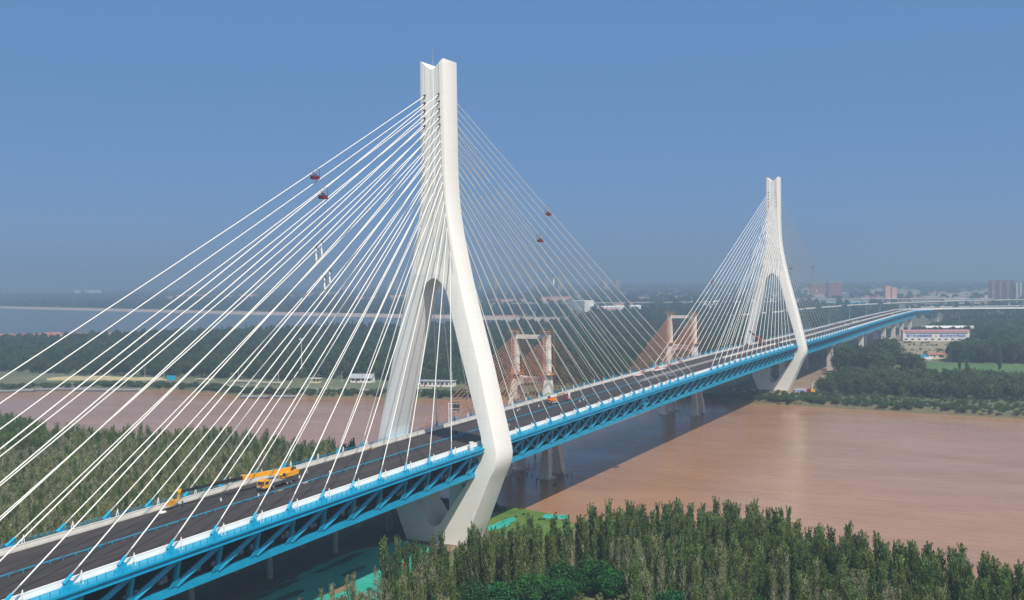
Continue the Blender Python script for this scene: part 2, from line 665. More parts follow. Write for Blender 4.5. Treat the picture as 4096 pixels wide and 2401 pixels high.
def project(p):
    """(u, v) in 0..1 picture units and depth; used only to choose which trees are near enough to be objects"""
    d = Vector(p) - CAM
    w = d.dot(FWD)
    if w < 1:
        return None
    k = 4042.6 / 4096 / w
    return 0.5 + d.dot(RGT) * k, 0.5 - d.dot(UPV) * k * 4096 / 2401, w


def inside(poly, x, y):
    r = False
    n = len(poly)
    for i in range(n):
        x1, y1 = poly[i]
        x2, y2 = poly[(i + 1) % n]
        if (y1 > y) != (y2 > y) and x < (x2 - x1) * (y - y1) / (y2 - y1) + x1:
            r = not r
    return r


# ================================================================== SETTING
far_shore = [(385, -9000), (387, -400), (387, -230), (386, -164), (389, -118), (391, -85), (397, -51), (398, -15), (391, 36),
             (372, 100), (352, 169), (342, 191), (334, 228), (325, 267), (312, 310), (301, 362), (306, 400), (310, 434), (303, 475),
             (296, 510), (270, 545), (247, 571), (215, 660), (120, 950), (-300, 1700), (-2500, 4000), (-2500, 9000)]
near_shore = [(20, -9000), (20, -300), (28, -170), (36, -120), (38, -90), (37, -62), (41, -38), (45, -23), (52, -8), (54, 3), (55, 18), (58, 40), (66, 90),
              (62, 130), (68, 180), (52, 215), (46, 245), (56, 305), (40, 420), (-60, 720), (-500, 1400), (-2900, 3800), (-2900, 9000)]


def densify(pl, step, amp, rnd):
    out = []
    for (a, b), (c, d) in zip(pl, pl[1:]):
        L = math.hypot(c - a, d - b)
        n = max(1, int(L / step)) if L < 600 else 1
        for i in range(n):
            t = i / n
            j = amp if (L < 600 and i) else 0
            out.append((a + (c - a) * t + rnd.uniform(-j, j), b + (d - b) * t + rnd.uniform(-j, j)))
    out.append(pl[-1])
    return out


def bank(shore, outward, name, mtl):
    """flat ground with a sloping edge to the river"""
    b = MB()
    s = densify(shore, 7, 1.4, random.Random(3))
    n = len(s)
    top = [(x - outward * R.uniform(5, 9), y, 0.0) for x, y in s]
    mid = [(x - outward * R.uniform(1.5, 3), y, -1.9 + R.uniform(-.3, .3)) for x, y in s]
    low = [(x + outward * 6, y, -5.0) for x, y in s]
    b.v += top + mid + low
    for i in range(n - 1):
        for k in (0, n):
            q = (k + i, k + i + 1, k + n + i + 1, k + n + i)
            b.cur = 1
            b.face(q if outward > 0 else q[::-1])
    b.cur = 0
    far_x = -outward * 9500
    k = len(b.v)
    b.v += [(far_x, y, 0.0) for x, y in s]
    for i in range(n - 1):
        q = (i, k + i, k + i + 1, i + 1)
        b.face(q if outward > 0 else q[::-1])
    return tag(b.build(name, [mtl, M['bankmud']]), kind='structure')


M['bankmud'] = mat("bank_mud", (.17, .12, .075), .95, scale=.12, col2=(.07, .10, .035), detail=9, bump=.5, bscale=.6)
M['ground1'] = mat("plantation_floor", (.070, .095, .030), .95, scale=.08, col2=(.18, .17, .075), detail=9, bump=.4, bscale=.6)
M['ground2'] = mat("far_plain", (.040, .080, .030), .95, scale=.010, col2=(.19, .18, .11), detail=10, bump=.3, bscale=.2)
bank(near_shore, 1, "ground", M['ground1'])
bank(far_shore, -1, "far_ground", M['ground2'])
b = MB()
b.poly([(-3000, -9000, -3), (900, -9000, -3), (900, 9000, -3), (-3000, 9000, -3)])
tag(b.build("river", M['river']), kind='structure')


def sheet(name, pts, z, mtl, kind='structure', wob=0.0, step=6):
    b = MB()
    pl = densify(pts + [pts[0]], step, wob, random.Random(len(name)))[:-1] if wob else pts
    b.poly([(x, y, z) for x, y in pl])
    return tag(b.build(name, mtl), kind=kind)


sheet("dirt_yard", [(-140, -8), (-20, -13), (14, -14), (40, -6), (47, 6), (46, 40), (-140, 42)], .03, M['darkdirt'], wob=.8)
sheet("grass_patch", [(6, -30), (30, -34), (36, -26), (44, -16), (46, 0), (34, 4), (14, -6)], .07, M['grass'], wob=1.0)
sheet("river_terrace", [(374 + 34, -400), (374 + 32, -30), (408, 40), (470, 50), (468, -60), (462, -400)], .04, M['scrub'], wob=1.5, step=14)
sheet("dirt_track", [(412, 20), (424, -6), (446, -34), (452, -34), (470, -22), (566, -21), (640, -18), (900, -20), (1150, -25), (1300, -18), (1300, 24),
                     (470, 26)], .08, M['dirt'], wob=1.5, step=12)
sheet("sandy_yard", [(735, -20), (1040, -17), (1030, -110), (880, -150), (800, -92), (748, -80)], .12, M['sand'], wob=2, step=12)
sheet("crop_field", [(590, -78), (618, -70), (690, -62), (722, -88), (742, -200), (600, -230), (575, -150)], .12, M['field'], wob=1.5, step=12)
sheet("promenade_lawn", [(338, 560), (352, 500), (362, 420), (362, 330), (374, 262), (398, 180), (420, 120), (450, 110), (430, 190), (408, 280), (396, 350),
                         (396, 430), (378, 520), (352, 580)], .05, M['lawn'], wob=1, step=12)


def strip(name, pl, w, z, mtl, kind='structure'):
    b = MB()
    k = 0
    for i, (x, y) in enumerate(pl):
        x0, y0 = pl[max(0, i - 1)]
        x1, y1 = pl[min(len(pl) - 1, i + 1)]
        d = Vector((x1 - x0, y1 - y0)).normalized()
        b.v.append((x - d.y * w / 2, y + d.x * w / 2, z))
        b.v.append((x + d.y * w / 2, y - d.x * w / 2, z))
    for i in range(len(pl) - 1):
        b.face((2 * i, 2 * i + 2, 2 * i + 3, 2 * i + 1))
    return tag(b.build(name, mtl), kind=kind)


strip("promenade_path", [(252, 600), (288, 556), (318, 520), (334, 470), (333, 420), (326, 366), (342, 310), (352, 262), (362, 212), (372, 172), (394, 100)], 2.6, .11, M['path'])
strip("bank_road", [(407, -300), (405, -120), (410, -70), (416, -30), (414, 10)], 2.0, .10, M['sand'])

# reservoir with its far embankment
res_far = [(1387, 610), (1400, 660), (1475, 897), (1520, 1180), (1577, 1531), (1860, 2830), (2050, 3700)]
b = MB()
b.poly([(x, y, .5) for x, y in [(560, 1320), (700, 1130), (900, 970), (1100, 800), (1250, 640)] + res_far + [(1200, 3700), (500, 1900)]])
tag(b.build("reservoir", M['resv']), kind='structure')
b = MB()
bankline = [(1330, 470), (1340, 560)] + res_far
for x, y in bankline:
    b.v += [(x - 1, y, .3), (x + 20, y - 4, 7.2), (x + 26, y - 5, 7.2), (x + 50, y - 10, 0)]
for i in range(len(bankline) - 1):
    for j in range(3):
        b.cur = 1 if j else 0
        b.face((4 * i + j, 4 * i + j + 1, 4 * i + 4 + j + 1, 4 * i + 4 + j))
tag(b.build("reservoir_embankment", [M['revet'], M['scrub']]), kind='structure')
# ================================================================== NEW BRIDGE
SPAN = 462.11


def anchor_z(x):
    return 33.8 - 1.715e-5 * ((x - SPAN / 2) ** 2 - (SPAN / 2) ** 2) + .00249 * x


DZ = [(-400, anchor_z(-400) - 2.2)] + [(x, anchor_z(x) - 2.2) for x in range(-300, 561, 20)] + [(712, 31.9), (820, 31.7), (924, 31.4), (1034, 30.9), (1134, 30.2), (1310, 28.6), (1500, 27.2), (1900, 26.5)]


def deck_z(x):
    return lerp_table(DZ, x)


def straight(x0, x1, step):
    n = max(1, round((x1 - x0) / step))
    return [(x0 + (x1 - x0) * i / n, 0, 0, 1, deck_z(x0 + (x1 - x0) * i / n)) for i in range(n + 1)]


def curve_stations():
    out = []
    x, y, h = 1262.0, 0.0, 0.0
    s = 1262.0
    while s < 1262 + 520:
        out.append((x, y, -math.sin(h), math.cos(h), deck_z(s)))
        k = 1 / 150 if h > -1.05 else 0
        h -= 8 * k
        x += 8 * math.cos(h)
        y += 8 * math.sin(h)
        s += 8
    return out


ST = straight(-262, 1250, 12.0) + curve_stations()
I_TRUSS = max(i for i, s in enumerate(ST) if s[0] <= 1251)
TRUSS_END = ST[I_TRUSS][0]

bridge = thing("cable_stayed_bridge", (0, 0, 0), 0, "tall new cable-stayed bridge with white A-shaped pylons and a blue truss deck", "bridge")

# ---- road deck
b = MB()
b.sweep([(-14.1, 0.0), (14.1, 0.0), (14.1, -.3), (-14.1, -.3)], ST)
deck = b.build("road_deck", M['asphalt'], bridge)
b = MB()
b.sweep([(-15.4, -.32), (15.4, -.32), (15.4, -.75), (-15.4, -.75)], ST)
b.build("deck_slab", M['soffit'], deck)
for sg in (-1, 1):
    b = MB()
    sec = [(14.10, -.3), (14.15, .35), (14.32, .95), (14.30, 1.22), (14.82, 1.22), (14.80, .95), (14.92, .2), (14.92, -.3)]
    b.sweep([(sg * a, z) for a, z in sec][::(1 if sg < 0 else -1)], ST)
    b.build("parapet", M['parapet'] if sg > 0 else M['white'], deck)  # sunlight put into the colour: near side white, less lit far side grey
# median: blue pipe rail on the near part, white comb fence, then a white barrier
st_rail = [s for s in ST if s[0] <= 182]
b = MB()
for zz, rr in ((.60, .10),):
    b.path([(s[0], s[1], s[4] + zz) for s in st_rail], rr, 6)
for s in st_rail:
    for k in range(4):
        b.box(s[0] + k * 3 - .07, s[0] + k * 3 + .07, -.07, .07, s[4], s[4] + .6)
b.build("median_rail", M['bluelt'], deck)
b = MB()
x = 182.0
while x < 322:
    z = deck_z(x)
    b.box(x - .09, x + .09, -.09, .09, z, z + 1.25)
    x += 1.62
tag(b.build("median_post_row", M['white'], deck), kind="stuff")
st_bar = [s for s in ST if s[0] >= 322]
b = MB()
b.sweep([(-.45, 0), (-.22, .45), (-.16, 1.15), (.16, 1.15), (.22, .45), (.45, 0)], st_bar)
b.build("median_barrier", M['parapet'], deck)
# outer walkways, fascia beams and handrails on the cable-stayed length
ST_W = [s for s in ST if s[0] <= 1251]
for sg in (-1, 1):
    rev = 1 if sg < 0 else -1
    b = MB()
    b.sweep([(sg * a, z) for a, z in [(14.95, -.02), (18.15, -.06), (18.15, -.24), (14.95, -.24)]][::rev], ST_W)
    w = b.build("walkway", M['bluelt'], deck)
    b = MB()
    b.sweep([(sg * a, z) for a, z in [(17.55, -.26), (18.45, -.26), (18.45, -.50), (18.05, -.52), (18.05, -1.34), (18.4, -1.36), (18.4, -1.50), (17.55, -1.50)]][::rev], ST_W)
    b.build("fascia_beam", M['blue'], w)
    b = MB()
    for zz, rr in ((1.05, .055), (.72, .03), (.40, .03)):
        b.path([(s[0], sg * 18.0, s[4] + zz) for s in ST_W], rr, 4, False)
    for s in ST_W[:-1]:
        for k in range(6):
            xx = s[0] + k * 2
            if abs(xx) < 9 or abs(xx - SPAN) < 9:
                continue
            b.box(xx - .05, xx + .05, sg * 18.0 - .05, sg * 18.0 + .05, s[4] - .06, s[4] + 1.05)
    b.build("handrail", M['bluedk'], w)
# white sand and cement dust along the near walkway, red text banners on the far parapet
for x0, ln in ((222, 6), (243, 7), (264, 7), (285, 6)):
    b = MB()
    b.box(x0, x0 + ln, 14.02, 14.06, deck_z(x0) + .35, deck_z(x0) + 1.05)
    b.build("banner", M['banner'], deck)

# ---- truss
NODES = ST[:I_TRUSS + 1]
truss = None
for sg in (-1, 1):
    rev = 1 if sg < 0 else -1
    b = MB()
    b.sweep([(sg * a, z) for a, z in [(13.9, -7.65), (14.95, -7.65), (15.15, -9.35), (13.9, -9.35)]][::rev], NODES)
    for s in NODES:   # gusset plates
        x, z = s[0], s[4]
        b.hexa([(x - 2.1, sg * 14.98, z - 7.7), (x + 2.1, sg * 14.98, z - 7.7), (x + 2.1, sg * 15.16, z - 7.7), (x - 2.1, sg * 15.16, z - 7.7),
                (x - .6, sg * 15.30, z - 6.0), (x + .6, sg * 15.30, z - 6.0), (x + .6, sg * 15.42, z - 6.0), (x - .6, sg * 15.42, z - 6.0)])
    ch = b.build("bottom_chord", M['blue'], truss or bridge)
    if truss is None:
        ch.name = "truss"
        truss = ch
b = MB()
b.sweep([(-13.8, -8.2), (13.8, -8.2), (13.8, -8.6), (-13.8, -8.6)], NODES)  # added plate, the truss interior's shade is put into its colour
for s in NODES:
    b.box(s[0] - .5, s[0] + .5, -13.8, 13.8, s[4] - 9.2, s[4] - 8.62)
b.build("shade_plate", M['lower'], truss)
b = MB()
for s in NODES:
    b.box(s[0] - .35, s[0] + .35, -17.4, 17.4, s[4] - 1.7, s[4] - .78)
    for k in (-1, 1):
        b.bar((s[0], k * 12.0, s[4] - 1.6), (s[0], k * 14.4, s[4] - 3.4), .4, .4)
b.build("floor_beam_set", M['soffit'], truss)
# pale blocks in rows on the added dark plate
b = MB()
rb = random.Random(8)
for s in NODES:
    if s[0] > 250:
        break
    for k in range(9):
        if rb.random() < .62:
            x = s[0] + k * 1.3
            y = rb.choice((-10.5, -10.2, 3.0, 3.5)) + rb.uniform(-.3, .3)
            b.box(x, x + rb.uniform(.7, 1.2), y, y + .6, s[4] - 8.2, s[4] - 8.2 + rb.choice((.5, 1.0, 1.0, 1.5)))
tag(b.build("concrete_block_row", M['concrete'], truss), kind="stuff")


def web(sg, i, mb):
    s, e = NODES[i], NODES[i + 1]
    yt, yb = sg * 16.5, sg * 14.55
    x0, z0, x1, z1 = s[0], s[4], e[0], e[4]
    mb.bar((x0, yb, z0 - 7.7), (x0, sg * 16.2, z0 - 1.4), .7, .9, up=(1, 0, 0))
    up1 = ((x0, yb + sg * .25, z0 - 7.6), (x1, yt, z1 - 1.45))
    dn1 = ((x0, yt - sg * .5, z0 - 1.5), (x1, yb - sg * .15, z1 - 7.6))
    main = -12 <= x0 <= 474
    mb.bar(up1[0], up1[1], .72, 1.05, up=(1, 0, 1))
    mb.bar((up1[0][0] - .25, up1[0][1] + sg * .05, up1[0][2] + .60), (up1[1][0] - .25, up1[1][1] + sg * .05, up1[1][2] + .60), .95, .08, up=(1, 0, 1))
    if main or 474 < x0 < 706:
        mb.bar(dn1[0], dn1[1], .5, .62, up=(1, 0, 1))


n_panel = len(NODES) - 1
mb = MB()
for i in range(n_panel):
    if i < 98:
        q = MB()
        web(-1, i, q)
        q.build("web_panel", M['blue'], truss)
    else:
        web(-1, i, mb)
    web(1, i, mb)
tag(mb.build("web_lattice", M['blue'], truss), kind="stuff")
ST_G = [s for s in ST if s[0] >= TRUSS_END - .1 and s[0] < 1330 and s[1] > -30]
b = MB()
b.sweep([(-17.6, -.3), (-17.6, -1.6), (-14.2, -7.2), (14.2, -7.2), (17.6, -1.6), (17.6, -.3)], ST_G)
b.build("box_girder", M['blue'], bridge)
ST_V = ST[ST.index(ST_G[-1]):]
b = MB()
b.sweep([(-15.2, -.3), (-15.2, -1.0), (-8, -2.6), (8, -2.6), (15.2, -1.0), (15.2, -.3)], ST_V)
b.build("concrete_girder", M['pierw'], bridge)

# ---- pylons
YO = [(-3, 9.6), (0, 10.6), (5.7, 13.3), (12, 16.0), (19.2, 19.1), (22, 20.4), (24, 21.5), (25.5, 22.1), (27, 22.5), (28.5, 22.65), (30, 22.6), (31.5, 22.35), (35.7, 21.5),
      (46, 19.1), (57, 16.5), (68, 13.6), (78, 11.0), (84, 9.6), (91, 8.1), (96, 7.1), (101, 6.2), (106, 5.5), (111, 5.05), (117, 4.75), (123, 4.62), (140, 4.55), (156, 4.55)]
YI = [(5.2, 0.0), (5.35, .9), (5.7, 1.7), (6.4, 2.5), (8.7, 4.0), (12.3, 6.5), (18, 10.6), (24, 14.9), (26, 16.3), (27.4, 17.2), (29, 17.7), (31, 17.75), (35.4, 17.0), (46, 14.1), (58, 10.7), (66, 8.5),
      (72, 6.9), (76, 6.0), (79, 5.2), (80.6, 4.6), (82.2, 3.7), (83.4, 2.7), (84.3, 1.6), (84.75, .6), (84.85, 0.0)]
YS = [(86, 7.2), (93.5, 6.2), (96, 5.75), (102, 5.05), (106, 4.5), (110, 4.1), (116, 3.6), (122, 3.35), (130, 3.1), (140, 2.85), (156, 2.75)]
HX = [(-3, 7.2), (0, 7.0), (30, 5.6), (57, 5.2), (100, 4.5), (112, 4.35), (156, 4.3)]


def leg_ring(z, yi):
    yo = lerp_table(YO, z)
    hx = lerp_table(HX, z)
    c = .55
    return [(-hx, yi, z), (-hx, yo - c, z), (-hx + .16, yo - .16, z), (-hx + c, yo, z), (hx - c, yo, z), (hx - .16, yo - .16, z), (hx, yo - c, z), (hx, yi, z)]


def shaft_ring(z, top=False, k=1.0):
    yo = lerp_table(YO, z)
    hx = lerp_table(HX, z)
    ys = lerp_table(YS, z)
    c = .5
    half = [(-hx + .22 * k, 0.0), (-hx + .22 * k, .45), (-hx + .32 * k, .52), (-hx + .12 * k, ys - .20), (-hx + .6 * k, ys - .17), (-hx + .6 * k, ys), (-hx, ys + .02), (-hx, yo - c), (-hx + .15, yo - .15), (-hx + c, yo)]
    full = half + [(-x, y) for x, y in half[::-1]]
    out = []
    for x, y in full:
        zz = z if not top else 151.7 + (154.7 - 151.7) * min(1, max(0, (y - .5) / 3.7))
        out.append((x, y, zz))
    return out


def loft(mb, rings, closed):
    ks = []
    for r in rings:
        ks.append(len(mb.v))
        mb.v += r
    n = len(rings[0])
    for u, w in zip(ks, ks[1:]):
        for j in range(n if closed else n - 1):
            mb.face((u + j, u + (j + 1) % n, w + (j + 1) % n, w + j))
    return ks


ANCH = [(2.7, 143.6), (2.8, 141.2), (2.85, 138.8), (2.9, 136.3), (2.95, 133.9), (3.0, 131.3), (3.1, 128.7), (3.15, 126.2), (3.2, 123.6), (3.3, 121.1), (3.4, 118.4),
        (3.6, 115.6), (3.8, 112.8), (4.1, 109.6), (4.5, 106.0), (5.0, 101.8), (5.9, 95.0)]


def pylon(tx):
    mb = MB()
    for sg in (1, -1):
        q = MB()
        zs = [-3, 0, 2.5, 5.2]
        loft(q, [leg_ring(z, 0.0) for z in zs], False)
        zs = sorted(set([z for z, _ in YI] + [z for z, _ in YO if 5.2 < z < 84.8]))
        zs = [z for z in zs if 5.2 <= z <= 84.85]
        ks = loft(q, [leg_ring(z, lerp_table(YI, z)) for z in zs], True)
        loft(q, [leg_ring(z, 0.0) for z in (84.85, 86.0)], False)
        # transition to the grooved shaft
        r0 = [(x, y, 86.0) for x, y, z in shaft_ring(86.0, k=0.02)]
        zs = [87.5, 89.5, 91.5, 93.5, 96, 99, 102, 106, 110, 113, 117, 122, 126, 130, 135, 140, 146, 151]
        rings = [r0] + [shaft_ring(z, k=min(1, (z - 86) / 4)) for z in zs] + [shaft_ring(154.7, True)]
        ks = loft(q, rings, False)
        n = len(rings[0])
        t = ks[-1]
        for j in range(n // 2 - 1):
            q.face((t + j, t + j + 1, t + n - 2 - j, t + n - 1 - j))
        base = len(mb.v)
        mb.v += [(tx + x, sg * y, z) for x, y, z in q.v]
        for f in q.f:
            g = [base + i for i in f]
            mb.face(g if sg > 0 else g[::-1])
    py = mb.build("pylon", M['tower'], bridge, smooth=24)
    # brackets under the deck and bearing pedestals on the lower legs
    for sg in (-1, 1):
        q = MB()
        q.prism([(sg * 10.2, 29.7), (sg * 17.9, 29.9), (sg * 17.9, 25.6), (sg * 15.3, 25.2), (sg * 14.2, 26.2), (sg * 10.2, 28.4)], 'x', tx - 5.0, tx + 5.0)
        q.build("bracket", M['tower'], py)
        q = MB()
        q.box(tx - 3.0, tx + 3.4, min(sg * 3.6, sg * 8.6), max(sg * 3.6, sg * 8.6), 7.5, 19.0)
        q.box(tx - 3.7, tx + 3.7, min(sg * 3.4, sg * 13.0), max(sg * 3.4, sg * 13.0), 19.02, 20.2)
        q.build("pedestal", M['tower'], py)
    q = MB()
    q.tube((tx + 2.2, 3.4, 154.0), (tx + 2.2, 3.4, 160.5), .10, 6, .04)
    q.build("lightning_rod", M['grey'], py)
    q = MB()
    q.tube((tx - 1.2, -4.0, 154.4), (tx - 1.2, -4.0, 155.3), .16, 6)
    q.build("beacon", M['dgrey'], py)
    q = MB()
    for sd in (-1, 1):
        for sp in (-1, 1):
            for k in range(5):
                y, z = ANCH[k]
                d = Vector((sd * 1.0, sp * .1, -.55)).normalized()
                p = Vector((tx + sd * 4.15, sp * (y - .1), z))
                q.tube(p, p + d * .7, .36, 8)
    tag(q.build("cable_collar_set", M['black'], py), kind="stuff")
    return py


PY = [pylon(0.0), pylon(SPAN)]
CAB = {}
b_anch = 0
rest = MB()
order = []
for T, tx in ((0, 0.0), (1, SPAN)):
    for sp in (-1, 1):
        for sd in (-1, 1):
            for i in range(2, 19):
                y, z = ANCH[18 - i]
                step = 12.19 if (T == 0 and sd < 0) else 12.0
                xl = tx + sd * (22.1 + step * (i - 2))
                a = Vector((tx + sd * 3.9, sp * (y - .1), z))
                e = Vector((xl, sp * 16.28, anchor_z(xl) if xl < 640 else deck_z(xl) + 2.2))
                CAB[(T, sd, sp, i)] = (a, e)
                pts = []
                for k in range(9):
                    t = k / 8
                    p = a.lerp(e, t)
                    p.z -= 4 * t * (1 - t) * (e - a).length * .004
                    pts.append(p)
                mb = MB()
                mb.cur = 0
                mb.path(pts, .135, 6, False)
                d = (pts[-2] - e).normalized()
                mb.cur = 1
                mb.tube(e + d * .1, e + d * 2.2, .18, 6, .16)
                mb.build("stay_cable", [M['cable'], M['sleeve']], PY[T])
                order.append((T, sd, sp, i, e, d))


def anchor_mesh(mb, e, d, sd, sp):
    zd = e.z - 2.2
    mb.cur = 0
    mb.tube(e - d * 2.1, e + d * .25, .36, 8, .30)
    f = e - d * .4
    base = e - d * (2.1 / max(.15, d.z))
    # gusset fin under the tube
    bx = e.x + sd * 1.0
    back = 3.4 if sp < 0 else 3.0
    w = .35
    q = [(f.x, f.z - .1), (bx, zd - .05), (bx + sd * -.0 + sd * back * abs(d.x), zd - .05)]
    g = e - d * 1.1
    prof = [(f.x - sd * .75, zd - .05), (f.x - sd * .45, g.z - .1), (g.x + sd * .45, g.z - .25), (f.x + sd * (.95 + 4.6 * max(0, abs(d.x) - .38)), zd - .05)]
    mb.prism([(f.x + (a - f.x) * .72, zd - .05 + (c - zd + .05) * .85) for a, c in prof], 'y', e.y - w, e.y + w)
    mb.box(f.x - .95, f.x + .95, e.y - .75, e.y + .75, zd - .08, zd + .35)
    # white damper post beside the cable
    mb.cur = 1
    px = e.x - sd * 2.2
    mb.bar((px - sd * .25, e.y - .1, zd - .05), (px - sd * .05, e.y, zd + 2.5), .2, .16)
    mb.bar((px + sd * .75, e.y - .1, zd - .05), (px - sd * .05, e.y, zd + 2.3), .14, .14)


order.sort(key=lambda t: (t[4] - CAM).length if project(t[4]) and -.05 < project(t[4])[0] < 1.05 else 1e6)
for k, (T, sd, sp, i, e, d) in enumerate(order):
    if k < 100:
        mb = MB()
        anchor_mesh(mb, e, d, sd, sp)
        mb.build("cable_anchor", [M['bluelt'], M['white']], deck)
    else:
        anchor_mesh(rest, e, d, sd, sp)
tag(rest.build("cable_anchor_rest", [M['bluelt'], M['white']], deck), kind="stuff")

# ---- portal piers beyond the far pylon
for x, yn, yf in ((622, -10.5, 10.5), (792, -10.5, 10.5), (957, -10.5, 10.5), (1045, -10.5, 10.5), (1128, -10.5, 10.5), (1222, -10.5, 10.5)):
    zb = deck_z(x) - (9.4 if x < 706 else 6.2)
    mb = MB()
    for y in (yn, yf):
        mb.box(x - 2.6, x + 2.6, y - 2.3, y + 2.3, -2, zb)
    prof = [(yn + 2.3, zb - .02), (yf - 2.3, zb - .02)]
    r = (yf - yn) / 2 - 2.3
    for k in range(13):
        a = math.pi * k / 12
        prof.append((r * math.cos(a), zb - 5.0 + 3.4 * math.sin(a)))
    mb.prism(prof, 'x', x - 2.4, x + 2.4)
    mb.build("pier", M['pierw'], bridge)
for k in range(4, len(ST_V), 5):
    s = ST_V[k]
    mb = MB()
    for a in (-5, 5):
        px, py_ = s[0] + s[2] * a, s[1] + s[3] * a
        mb.tube((px, py_, -1), (px, py_, s[4] - 2.6), .9, 10)
    mb.bar((s[0] - s[2] * 8, s[1] - s[3] * 8, s[4] - 3.1), (s[0] + s[2] * 8, s[1] + s[3] * 8, s[4] - 3.1), 1.8, 1.2)
    mb.build("pier", M['pierw'], bridge)

# ================================================================== OLD BRIDGE
old = thing("cable_stayed_bridge", (0, 0, 0), 0, "old low cable-stayed bridge with H-shaped pylons and orange-brown stays behind the new deck", "bridge")
OY0, OY1 = 20.6, 36.4
OZ = 17.0
b = MB()
b.box(-420, 900, OY0 - 1.2, OY1 + 1.6, OZ - 1.4, OZ)
od = b.build("road_deck", M['asphalt'], old)
for y in (OY0 - 1.0, OY1 + 1.2):
    b = MB()
    b.box(-420, 900, y - .15, y + .15, OZ, OZ + 1.1)
    b.build("parapet", M['concrete'], od)
b = MB()
for y in (22.5, 27, 30.5, 34.5):
    b.box(-420, 900, y - .6, y + .6, OZ - 3.0, OZ - 1.42)
b.build("deck_girder_set", M['pierc'], od)
for x in list(range(-390, 20, 30)) + [-1 + 0] + list(range(480, 880, 40)):
    mb = MB()
    for y in (21.6, 34.5):
        mb.tube((x, y, -2), (x, y, OZ - 4.0), .85, 10)
    mb.box(x - 1.1, x + 1.1, 19.8, 37.2, OZ - 4.0, OZ - 3.05)
    mb.build("pier", M['pierc'], old)

